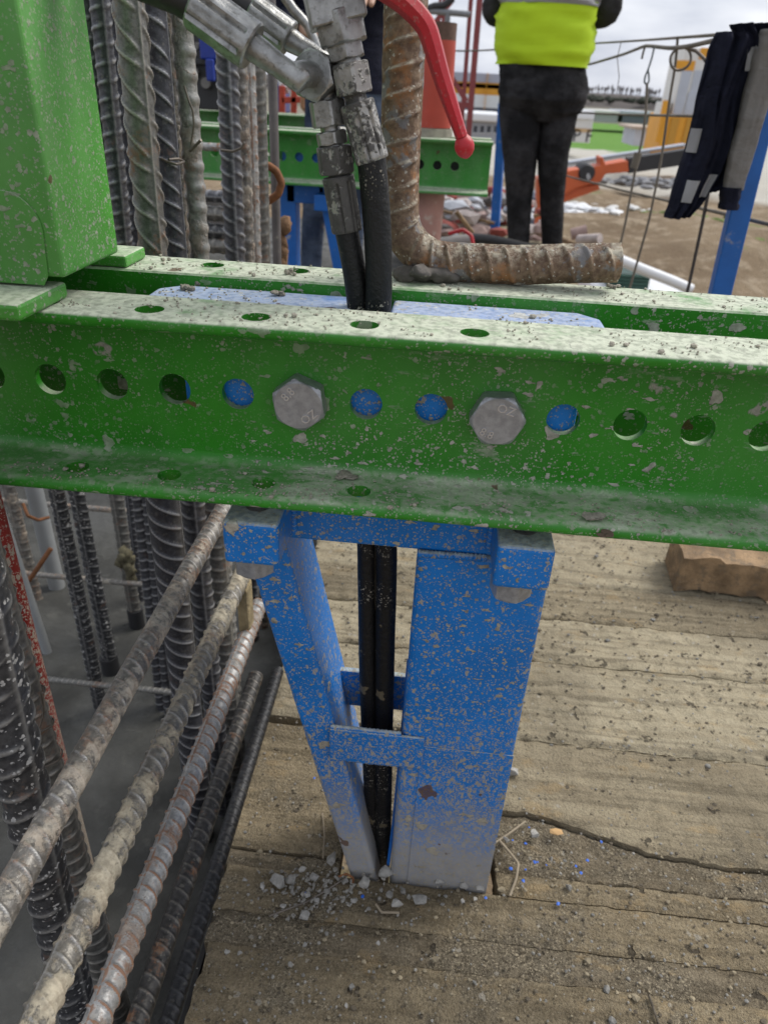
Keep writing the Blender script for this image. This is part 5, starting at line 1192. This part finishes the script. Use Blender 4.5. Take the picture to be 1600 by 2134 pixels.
rod('hanging_rod', [at(1412, 75, Y=1.9), at(1408, 130, Y=1.9), at(1396, 200, Y=1.9), at(1378, 330, Y=1.9), at(1352, 460, Y=1.9), at(1312, 600, Y=1.9), at(1270, 720, Y=1.9)], 0.00374)
rod('hanging_rod', [at(1494, 330, Y=1.55), at(1480, 380, Y=1.55), at(1462, 470, Y=1.55), at(1434, 600, Y=1.55), at(1400, 720, Y=1.55)], 0.00446, simple('dark_rod', (.06, .05, .045), .7))
rod('hanging_rod', [at(1348, 172, Y=2.2), at(1346, 230, Y=2.2), at(1338, 290, Y=2.2), at(1328, 330, Y=2.2), at(1315, 400, Y=2.2), at(1302, 468, Y=2.2), at(1280, 560, Y=2.2)], 0.00418)
rod('knot', [at(1330, 318, Y=2.19), at(1326, 330, Y=2.19), at(1320, 350, Y=2.19)], .013)
rod('hook_wire', [at(1363, 98, Y=2.2), at(1358, 120, Y=2.2), at(1351, 142, Y=2.2), at(1344, 158, Y=2.2), at(1342, 170, Y=2.2), at(1347, 176, Y=2.2), at(1352, 170, Y=2.2), at(1352, 158, Y=2.2), at(1350, 144, Y=2.2)], 0.00302, simple('steel_wire', (.22, .25, .26), .5, .4))
rod('hook_wire', [at(1344, 96, Y=2.2), at(1340, 108, Y=2.2), at(1337, 122, Y=2.2)], 0.00324)
g = G(); cc = at(1418, 122, Y=1.86); rr_ = 21*mpp(cc); g.tube([cc+np.array((math.cos(a)*rr_, .003*math.sin(3*a), math.sin(a)*rr_*.95)) for a in np.linspace(0, 2*math.pi*1.6, 60)], 0.00346, 8); g.build('wire_coil', WIRE, rail, smooth=60)
rod('hook_wire', [at(1432, 100, Y=1.8), at(1450, 105, Y=1.78), at(1466, 120, Y=1.75), at(1475, 135, Y=1.74)], 0.00432, WIRE)
rod('hook_wire', [at(1294, 86, Y=2.4), at(1286, 120, Y=2.4), at(1290, 160, Y=2.4), at(1284, 195, Y=2.4)], 0.00130, WIRE)
# workwear thrown over the rail: flattened tubes of cloth with folds
def cloth(g, rings, ry, seed, Yc, amp=.85, seg=56, n=44, rot=0.):
    """rings: (left px, right px, y px) going down; ry = half thickness in metres"""
    s = np.linspace(0, 1, len(rings)); t = np.linspace(0, 1, n)
    L = np.stack([np.interp(t, s, [r_[k] for r_ in rings]) for k in range(3)], 1)
    for _ in range(2): L[1:-1] = (L[:-2]+2*L[1:-1]+L[2:])/4
    th = np.arange(seg)/seg*2*math.pi; V = np.zeros((n, seg, 3))
    for i in range(n):
        e_ = 7*fbm(np.array([[t[i]*5, seed, 0.], [t[i]*5, seed+9, 0.]]), 3, seed)
        a, b = at(L[i, 0]+e_[0], L[i, 2], Y=Yc), at(L[i, 1]+e_[1], L[i, 2]+6*e_[0]/7, Y=Yc); c = (a+b)/2; h = (b-a)/2
        f = fbm(np.stack([np.cos(th)*3.4+seed+t[i]*.8, th*0+t[i]*1.6, np.sin(th)*.8], -1), 3, seed)
        k = ry*(1+0*t[i])
        V[i] = c+np.cos(th)[:, None]*h+np.array((0, 1, 0))*(np.sign(np.sin(th))*np.abs(np.sin(th))**.7*k+f*amp*ry*2.4)[:, None]
    g.add(V.reshape(-1, 3), grid_quads(n, seg, True).tolist()+[tuple(range(seg))[::-1], tuple(range((n-1)*seg, n*seg))]); return V
ww = thing('workwear', 'navy work overalls with grey reflective patches hung over the guard rail', 'workwear', at(1450, 460, Y=1.22))
g = G(); V1 = cloth(g, [(1490, 1560, 66), (1484, 1578, 82), (1470, 1556, 140), (1452, 1532, 220), (1432, 1516, 300), (1412, 1490, 370), (1395, 1462, 425), (1384, 1440, 452)], .020, 3, 1.215); t1 = g.build('trouser_leg', NAVY, ww, smooth=75)
g = G(); V2 = cloth(g, [(1525, 1604, 50), (1535, 1616, 80), (1530, 1596, 150), (1516, 1570, 240), (1500, 1548, 320), (1478, 1525, 380), (1462, 1488, 398)], .026, 8, 1.235); t2 = g.build('jacket_back', NAVY, ww, smooth=75)
g = G(); V3 = cloth(g, [(1590, 1640, 60), (1578, 1640, 90), (1560, 1618, 160), (1540, 1594, 240), (1522, 1568, 320), (1502, 1545, 392)], .022, 12, 1.20, amp=.1); t3 = g.build('sleeve', GREYC, ww, smooth=75)
g = G(); cloth(g, [(1503, 1545, 388), (1499, 1540, 410), (1496, 1534, 434)], .026, 14, 1.20, amp=.1, n=14); g.build('cuff', NAVY, t3, smooth=75)
def patch(V, i0, i1, j0, j1, par):
    sub = V[i0:i1, j0:j1]+np.array((0, -.004, 0)); back = sub+np.array((0, .003, 0)); n, m_ = sub.shape[:2]
    g = G(); g.add(np.concatenate([sub.reshape(-1, 3), back.reshape(-1, 3)]), grid_quads(n, m_, False).tolist()); g.build('reflective_patch', REFL, par, smooth=80)
patch(V1, 22, 27, 29, 37, t1); patch(V1, 31, 37, 36, 43, t1); patch(V1, 30, 36, 46, 52, t1); patch(V2, 9, 15, 34, 40, t2); patch(V2, 8, 13, 43, 49, t2)
# post of the guard on the other side of the vest worker
pp = at(1042, 310, Y=4.5); pq = at(1030, 490, Y=4.5); d = (pp-pq)/(pp-pq)[2]
g = G(); g.bar(pq+d*(DZ-pq[2]), pq+d*(.16-pq[2]), .055, .055, up=(.2, 1, 0)); one(g.build('guard_post', BLUE_PLAIN, bevel=.004), 'dusty blue guard post just left of the black jeans', 'post')

# ------------------------------------------------------------------ clutter on the far part of the deck
wire('air_hose', 'fat black hose lying on the boards behind the bent bar', [at(930, 530, Y=3.0), at(985, 497, Y=3.0), at(1020, 500, Y=2.95), at(1060, 508, Y=2.9), at(1130, 525, Y=2.8)], .026, HOSE2, 'hose')
wire('air_hose', 'second black hose below the fat one behind the bent bar', [at(960, 545, Y=2.8), at(1000, 515, Y=2.8), at(1040, 524, Y=2.75), at(1090, 545, Y=2.7)], .021, HOSE2, 'hose')
g = G(); a_, b_ = at(905, 512, Y=2.75), at(985, 503, Y=2.75); g.rev(a_, b_, [(0, .02), (.06, .032), (.94, .034), (1, .02)], 20); one(g.build('grey_cylinder', simple('dirty_grey_tube', (.36, .34, .31), .6, var=.4, scale=12), smooth=50), 'dirty grey cylinder lying beside the red strap on the boards', 'cylinder')
wire('strap', 'looped red strap around the grey cylinder', [at(880, 495, Y=2.7), at(900, 530, Y=2.66)], .012, RED, 'strap')
wire('strap', 'red strap arching over the right end of the grey cylinder', [at(935, 486, Y=2.72), at(965, 478, Y=2.70), at(982, 490, Y=2.68), at(988, 520, Y=2.66), at(984, 545, Y=2.66)], .008, RED, 'strap')
RUB = [simple('rubble_%d' % i, c, .9, var=.4, scale=12) for i, c in enumerate(((.58, .50, .47), (.42, .30, .27), (.50, .52, .56), (.16, .14, .13), (.30, .07, .055)))]
for k, m_ in enumerate(RUB):
    g = G()
    for i in range(26):
        y = rs.uniform(4.3, 6.2); x = rs.uniform(-.1, .93); rock(g, (x, y, DZ+rs.uniform(.0, .16)), rs.uniform(.05, .16), (1.3, 1, .7), rs)
    o = g.build('building_rubble', m_); tag(o, ('pale plaster rubble heaped at the end of the deck', 'brick-red rubble heaped at the end of the deck', 'bluish plastic scraps heaped at the end of the deck', 'dark scraps in the rubble heap', 'red scraps in the rubble heap')[k], None, None, 'stuff')
for (pts, r, m_, lab) in (([at(1205, 500, Y=4.0), at(1250, 497, Y=3.9)], .03, RUB[0], 'pinkish broken pipe piece at the deck edge right of the vest worker'), ([at(1190, 488, Y=4.1), at(1222, 480, Y=4.1)], .034, RUB[1], 'brown rubble chunk at the deck edge right of the vest worker')):
    wire('broken_pipe', lab, pts, r, m_, 'debris', n=12)
wire('thin_board', 'pale thin batten lying at the deck edge beside the rubble', [at(1170, 498, Y=3.9), at(1215, 516, Y=3.7)], .014, TIMBER, 'batten', n=8)
for (a, b, Y, r, lab) in (((905, 435), (1030, 465), 4.4, .010, 'long thin batten leaning across the rubble heap'), ((950, 440), (985, 485), 4.2, .014, 'short pale batten stuck in the rubble heap'), ((1100, 455), (1165, 430), 4.9, .012, 'batten glimpsed between the worker\'s legs')):
    wire('thin_board', lab, [at(*a, Y=Y), at(*b, Y=Y)], r, TIMBER, 'batten', n=6)
# red frames behind the navy worker
fr_ = thing('steel_stand', 'low red steel frame seen left of the hydraulic fittings', 'frame', at(625, 232, Y=3.6))
for a, b in (((588, 208), (655, 206)), ((614, 165), (612, 236)), ((640, 165), (641, 236)), ((588, 178), (588, 236))):
    g = G(); g.bar(at(*a, Y=3.6), at(*b, Y=3.6), .028); g.build('frame_bar', REDFAR, fr_, bevel=.003)
wire('orange_hose', 'pale orange hose loop beside the low red frame', [at(655, 150, Y=3.5), at(634, 190, Y=3.5), at(632, 220, Y=3.5), at(645, 232, Y=3.5), at(668, 228, Y=3.5)], .018, simple('orange_rubber', (.42, .20, .11), .7), 'hose')
g = G(); a_, b_ = at(578, 236, Y=3.7), at(592, 170, Y=3.7); g.box(a_[0], b_[0], 3.7, 3.85, a_[2], b_[2]); one(g.build('blue_canister', simple('violet_blue', (.07, .07, .22), .5), bevel=.01), 'violet-blue canister beside the low red frame', 'canister')
g = G()
for i in range(5): rock(g, at(592+i*2, 172+rs.uniform(-8, 10), Y=3.64), .07, (1, 1, 1), rs)
one(g.build('white_bag', WHITE), 'crumpled white bag beside the violet-blue canister', 'bag')
# hose fitting of the far jack, above
wire('far_fitting', 'blurred silver hose end hanging in front of the navy jacket', [at(585, -20, Y=1.5), at(612, 20, Y=1.5), at(640, 50, Y=1.5), at(652, 75, Y=1.5), at(662, 100, Y=1.5)], .011, ZINC, 'hose end')

# ------------------------------------------------------------------ lattice mast
def mast():
    D_ = 13.; t = thing('lattice_mast', 'tall red lattice mast rising behind the red lever', 'mast', (at(975, 200, Y=D_)[0], D_, GZ))
    def line(a, b, Y=D_, w=.065): 
        p, q = at(*a, Y=Y), at(*b, Y=Y); return p, q
    def leg_(a, b, Y, w):
        p, q = at(*a, Y=Y), at(*b, Y=Y); d = (p-q)/(p-q)[2]; g = G(); g.bar(q+d*(GZ-q[2]), q+d*(6.-q[2]), w); g.build('mast_leg', REDMAST, t)
    leg_((999, 0), (979, 240), D_, .095); leg_((981, 0), (963, 240), D_+1.1, .075); leg_((912, 100), (905, 240), D_+1.1, .05); leg_((925, 0), (914, 240), D_, .05)
    for a, b, w in (((942, 0), (903, 50), .07), ((930, 143), (972, 211), .08), ((905, 215), (978, 218), .08), ((972, 211), (915, 275), .07), ((884, 22), (978, 29), .05), ((960, 400), (915, 330), .07)):
        p, q = at(*a, Y=D_), at(*b, Y=D_); g = G(); g.bar(p, q, w); g.build('brace', REDMAST, t)
mast()
wire('cable', 'dark cable loop crossing the sky at the top beside the mast', [at(884, 20, Y=9), at(905, 12, Y=9), at(925, 10, Y=9), at(945, -5, Y=9)], .035, BLACK, 'cable')
g = G(); p, q = at(933, 26, Y=9), at(928, 103, Y=9); g.tube([p, q], .03, 8); one(g.build('rail_stanchion', simple('grey_stanchion', (.22, .23, .24), .6), smooth=50), 'thin grey upright left of the mast legs', 'upright')
g = G(); p, q = at(884, 21, Y=9), at(980, 29, Y=9); g.tube([p, q], .03, 8); one(g.build('rail_bar', bpy.data.materials['grey_stanchion'], smooth=50), 'thin grey level bar across the mast top', 'bar')

# ------------------------------------------------------------------ machine, vehicles and buildings on the ground
def ground_y(y_px, x_px=1200): return at(x_px, y_px, Z=GZ)
def boom():
    Y = 15.; t = thing('telescopic_handler', 'orange articulated loader arm with black boom right of the vest worker', 'machine', (at(1150, 400, Y=Y)[0], Y, GZ))
    g = G(); P_ = [at(1120, 372, Y=Y), at(1120, 420, Y=Y), at(1165, 412, Y=Y), at(1200, 392, Y=Y), at(1252, 378, Y=Y), at(1262, 362, Y=Y), at(1310, 358, Y=Y), at(1308, 334, Y=Y), at(1262, 342, Y=Y), at(1256, 326, Y=Y), at(1250, 328, Y=Y), at(1252, 344, Y=Y), at(1180, 356, Y=Y)]
    g.extrude(P_, (0, 0, 0), (0, .55, 0)); g.build('main_arm', ORANGE, t, bevel=.02)
    p = at(1223, 360, Y=Y-.06); r = 17*mpp(p); g = G(); g.rev(p, p+np.array((0, .7, 0)), [(0, r*.85), (.05, r), (1, r)], 28); g.build('pivot_cap', BLACK, t, smooth=40)
    V, Fc = text_mesh('fi', .16, .004); p = at(1226, 368, Y=Y-.075); a = .35; g = G(); g.add(np.stack([p[0]+V[:, 0]*math.cos(a)-V[:, 1]*math.sin(a), p[1]-V[:, 2], p[2]+V[:, 0]*math.sin(a)+V[:, 1]*math.cos(a)], -1), Fc); g.build('cap_mark', WHITE, t)
    g = G(); g.extrude([at(1312, 330, Y=Y), at(1312, 362, Y=Y), at(1470, 338, Y=Y), at(1470, 306, Y=Y)], (0, .1, 0), (0, .45, 0)); g.build('boom_section', BLACK, t, bevel=.01)
    g = G(); g.extrude([at(1130, 402, Y=Y), at(1130, 432, Y=Y), at(1178, 422, Y=Y), at(1252, 396, Y=Y), at(1250, 384, Y=Y)], (0, .12, 0), (0, .40, 0)); g.build('lower_arm', ORANGE, t, bevel=.02)
    c = at(1080, 480, Y=Y)
    g = G(); g.box(c[0]-2.2, c[0]+1.0, Y-.6, Y+1.4, GZ+.9, GZ+2.3); g.build('chassis', ORANGE, t, bevel=.08)
    g = G(); g.box(c[0]-1.6, c[0]-.3, Y-.4, Y+.6, GZ+2.3, GZ+3.1); g.build('cab', GLASS, t, bevel=.06)
    g = G(); g.bar((c[0]+.6, Y+.25, GZ+2.2), at(1140, 398, Y=Y+.25), .4); g.build('lift_link', ORANGE, t, bevel=.02)
    for x in (-1.7, .6):
        for y in (-.75, 1.35):
            g = G(); g.rev((c[0]+x, Y+y, GZ+.6), (c[0]+x, Y+y+.35, GZ+.6), [(0, .3), (0, .55), (.12, .62), (.88, .62), (1, .55), (1, .3)], 24); wl_ = g.build('wheel', BLACK, t, smooth=40)
            g = G(); g.rev((c[0]+x, Y+y-.01, GZ+.6), (c[0]+x, Y+y+.36, GZ+.6), [(0, .28), (1, .28)], 20); g.build('rim', ORANGE, wl_, smooth=40)
boom()
def rectbuild(t, n, px0, py0, px1, py1, Y, dep, m_, bevel=.05, part=None, yo=0.):
    a, b = at(px0, py1, Y=Y), at(px1, py0, Y=Y); g = G(); g.box(min(a[0], b[0]), max(a[0], b[0]), Y+yo, Y+yo+dep, min(a[2], b[2]), max(a[2], b[2])); return g.build(n, m_, part or t, bevel=bevel)
def cabin(label, x0, x1, yt, ye, yb, Y, dep, roofm=WHITE, wallm=CREAM, sign=None, win=()):
    c = at((x0+x1)/2, yb, Y=Y); t = thing('site_building', label, 'building', (c[0], Y, c[2]))
    rectbuild(t, 'wall', x0+3, ye, x1-3, yb+3, Y, dep, wallm); r_ = rectbuild(t, 'roof', x0, yt, x1, ye-.5, Y-.4, dep+.8, roofm, .1)
    for (a, b, c_, d_) in win:
        w = rectbuild(t, 'window', a, b, c_, d_, Y-.06, .05, GLASS, .01); rectbuild(t, 'window_frame', a-.6, d_+.2, c_+.6, d_+1.2, Y-.09, .05, WHITE, .01, part=w)
    if sign:
        x, y, txt, sz = sign; V, Fc = text_mesh(txt, sz, .02); p = at(x, y, Y=Y-.05); g = G(); g.add(np.stack([p[0]+V[:, 0], p[1]-V[:, 2], p[2]+V[:, 1]], -1), Fc); g.build('sign_lettering', BLACK, t)
    return t
cb = cabin('white pitched site building with an amber stripe right of the vest worker', 1180, 1240, 230, 246, 292, 78, 8, sign=(1205, 283, 'J P F', 1.5))
rectbuild(cb, 'amber_stripe', 1184, 268, 1232, 273, 77.93, .05, simple('pale_amber', (.62, .42, .22), .6), .01)
cabin('long low white shed behind the green field', 1238, 1292, 231, 236, 250, 150, 12, CREAM, simple('greyish_shed', (.40, .40, .42), .6))
cabin('long low blue-grey shed behind the green field', 1292, 1362, 233, 239, 252, 150, 12, CUMIN, GREYB)
cabin('pale blue container pair in front of the amber silo base', 1314, 1364, 264, 268, 300, 72, 5, simple('tan_lid', (.5, .4, .32), .7), CUMIN, win=())
cabin('white cabin with windows between the lever knob and the jeans', 944, 1046, 238, 250, 292, 55, 7, WHITE, simple('cabin_wall', (.42, .44, .48), .6), win=tuple((x, 262, x+9, 276) for x in (986, 1000, 1014, 1028)))
hall = cabin('large blue-grey hall with amber stripes behind the mast', 860, 1130, 158, 164, 236, 190, 30, simple('lilac_roof', (.42, .42, .50), .6), GREYB)
for y0, y1 in ((166, 176), (180, 189)): rectbuild(hall, 'amber_stripe', 868, y0, 1124, y1, 189.7, .2, YELLOW, .02)
rectbuild(hall, 'white_plinth', 868, 203, 1124, 216, 189.7, .2, WHITE, .02); rectbuild(hall, 'amber_pier', 1008, 150, 1016, 238, 189, .5, YELLOW, .02)
# batching silo
def silo():
    Y = 62.; t = thing('batching_silo', 'tall white batching silo with amber bands behind the hung workwear', 'silo', at(1425, 325, Y=Y))
    rectbuild(t, 'white_tower', 1398, 100, 1490, 243, Y, 4, CREAM, .1); rectbuild(t, 'amber_band', 1404, 126, 1450, 145, Y-.05, .1, YELLOW, .02); rectbuild(t, 'amber_band', 1456, 100, 1500, 122, Y-.08, .1, YELLOW, .02)
    rectbuild(t, 'blue_grey_panel', 1424, 195, 1484, 240, Y-.12, .1, CUMIN, .02); rectbuild(t, 'amber_corner', 1378, 208, 1384, 296, Y-.3, .4, YELLOW, .02)
    rectbuild(t, 'amber_base', 1366, 243, 1500, 330, Y-.4, 5, YELLOW, .1); rectbuild(t, 'side_panel', 1380, 212, 1400, 243, Y+.3, 3, CREAM, .05)
    for x in (1398, 1430, 1460):
        rectbuild(t, 'panel_rib', x, 245, x+2, 328, Y-.52, .15, simple('amber_rib', (.55, .27, .03), .6), .01)
    for x in (1420, 1446): rectbuild(t, 'panel_rib', x, 146, x+2, 243, Y-.08, .1, CUMIN, .01)
silo()
# long white trailer behind the loader arm, and the truck below the rail
def pump_boom():
    Y = 30.; t = thing('concrete_pump', 'concrete pump truck with long white boom behind the loader arm', 'pump truck', (at(1120, 345, Y=Y)[0], Y, GZ))
    g = G(); g.extrude([at(1130, 360, Y=Y), at(1130, 350, Y=Y), at(1430, 304, Y=Y), at(1430, 320, Y=Y)], (0, 0, 0), (0, .5, 0)); g.build('boom', WHITE, t, bevel=.03)
    g = G(); g.extrude([at(1130, 349, Y=Y-.1), at(1130, 345, Y=Y-.1), at(1430, 299, Y=Y-.1), at(1430, 303, Y=Y-.1)], (0, 0, 0), (0, .5, 0)); g.build('delivery_pipe', CUMIN, t, bevel=.01)
    g = G(); g.extrude([at(1355, 322, Y=Y-.06), at(1355, 315, Y=Y-.06), at(1430, 305, Y=Y-.06), at(1430, 312, Y=Y-.06)], (0, 0, 0), (0, .05, 0)); g.build('amber_board', YELLOW, t)
    a_, b_ = at(1072, 340, Y=Y), at(1160, 340, Y=Y)
    g = G(); g.box(a_[0]-4, b_[0], Y-.8, Y+1.6, GZ+.9, GZ+1.9); g.build('chassis', GREYB, t, bevel=.05)
    g = G(); g.box(a_[0]-4, a_[0]-2, Y-.8, Y+1.6, GZ+1.9, GZ+3.2); g.build('cab', WHITE, t, bevel=.1)
    c_ = at(1135, 355, Y=Y+.2); g = G(); g.bar((c_[0], Y+.3, GZ+1.9), c_, .5); g.build('turret', WHITE, t, bevel=.03)
    for k in range(4):
        p = np.array((a_[0]-3.4+k*1.6, Y-.9, GZ+.5)); g = G(); g.rev(p, p+np.array((0, .4, 0)), [(0, .5), (1, .5)], 20); g.build('wheel', BLACK, t, smooth=40)
pump_boom()
def truck():
    Y = 11.5; t = thing('white_van', 'white van with dark windows parked below the guard rail', 'van', (at(1350, 600, Y=Y)[0], Y, GZ))
    a, b = at(1275, 610, Y=Y), at(1440, 582, Y=Y); x0, x1 = a[0]-.4, b[0]-.15; zt = at(1360, 588, Y=Y)[2]
    g = G(); g.box(x0, x1, Y-.9, Y+1.0, GZ+.4, zt); g.build('body', WHITE, t, bevel=.12, bseg=3)
    for k in range(3): g = G(); g.box(x0+.3+k*.8, x0+.95+k*.8, Y-.93, Y-.905, zt-.75, zt-.25); g.build('window', GLASS, t, bevel=.01)
    for x in (x0+.6, x1-.6):
        for y in (Y-.95, Y+.8): g = G(); g.rev((x, y, GZ+.36), (x, y+.22, GZ+.36), [(0, .36), (1, .36)], 20); g.build('wheel', BLACK, t, smooth=40)
    c = at(1310, 575, Y=Y-.5); 
    t2 = thing('louvred_box', 'dark green louvred box on the roof of the white van', 'box', (c[0], Y-.3, zt))
    g = G(); g.box(c[0]-.30, c[0]+.30, Y-.6, Y, zt+.005, zt+.22); g.build('box_body', DGREEN, t2, bevel=.01)
    for k in range(4): g = G(); g.box(c[0]-.28, c[0]+.28, Y-.63, Y-.605, zt+.03+k*.05, zt+.055+k*.05); g.build('slat', simple('slat_green', (.05, .13, .10), .5), t2)
    wire('white_duct', 'white duct slanting over the roof of the white van', [at(1270, 532, Y=Y-1.), at(1340, 562, Y=Y-1.), at(1400, 585, Y=Y-1.), at(1440, 603, Y=Y-1.)], .075, WHITE, 'duct', n=20)
truck()
# pale plaster heap and dark spoil on the slope
def heap(name, label, px, n, sp, m_, sq=(1.4, 1, .5), sz=(.3, .8)):
    c = at(*px, Z=GZ+.5); g = G()
    for i in range(n): rock(g, c+np.array((rs.normal()*sp, rs.normal()*sp*.7, rs.uniform(-.1, .3))), rs.uniform(*sz), sq, rs)
    o = g.build(name, m_); tag(o, label, None, None, 'stuff')
heap('plaster_heap', 'white plaster heap on the muddy slope', (1215, 445), 26, .8, WHITE)
heap('plaster_heap', 'scattered pale rubble on the muddy slope', (1270, 440), 20, 1.6, CREAM, sz=(.15, .5))
heap('stone_heap', 'grey machine parts and stones beyond the slope', (1370, 385), 60, 2.0, simple('grey_parts', (.30, .30, .31), .8, var=.5, scale=2), sz=(.3, .9))
heap('turf_heap', 'grassy clumps on the spoil bank', (1440, 462), 40, 1.2, simple('grass_clump', (.15, .20, .05), .95, var=.5, scale=3), (1.5, 1, .4), (.3, .7))
heap('turf_heap', 'grassy clumps on the bank right of the blue post', (1570, 515), 26, .7, bpy.data.materials['grass_clump'], (1.5, 1, .4), (.2, .5))
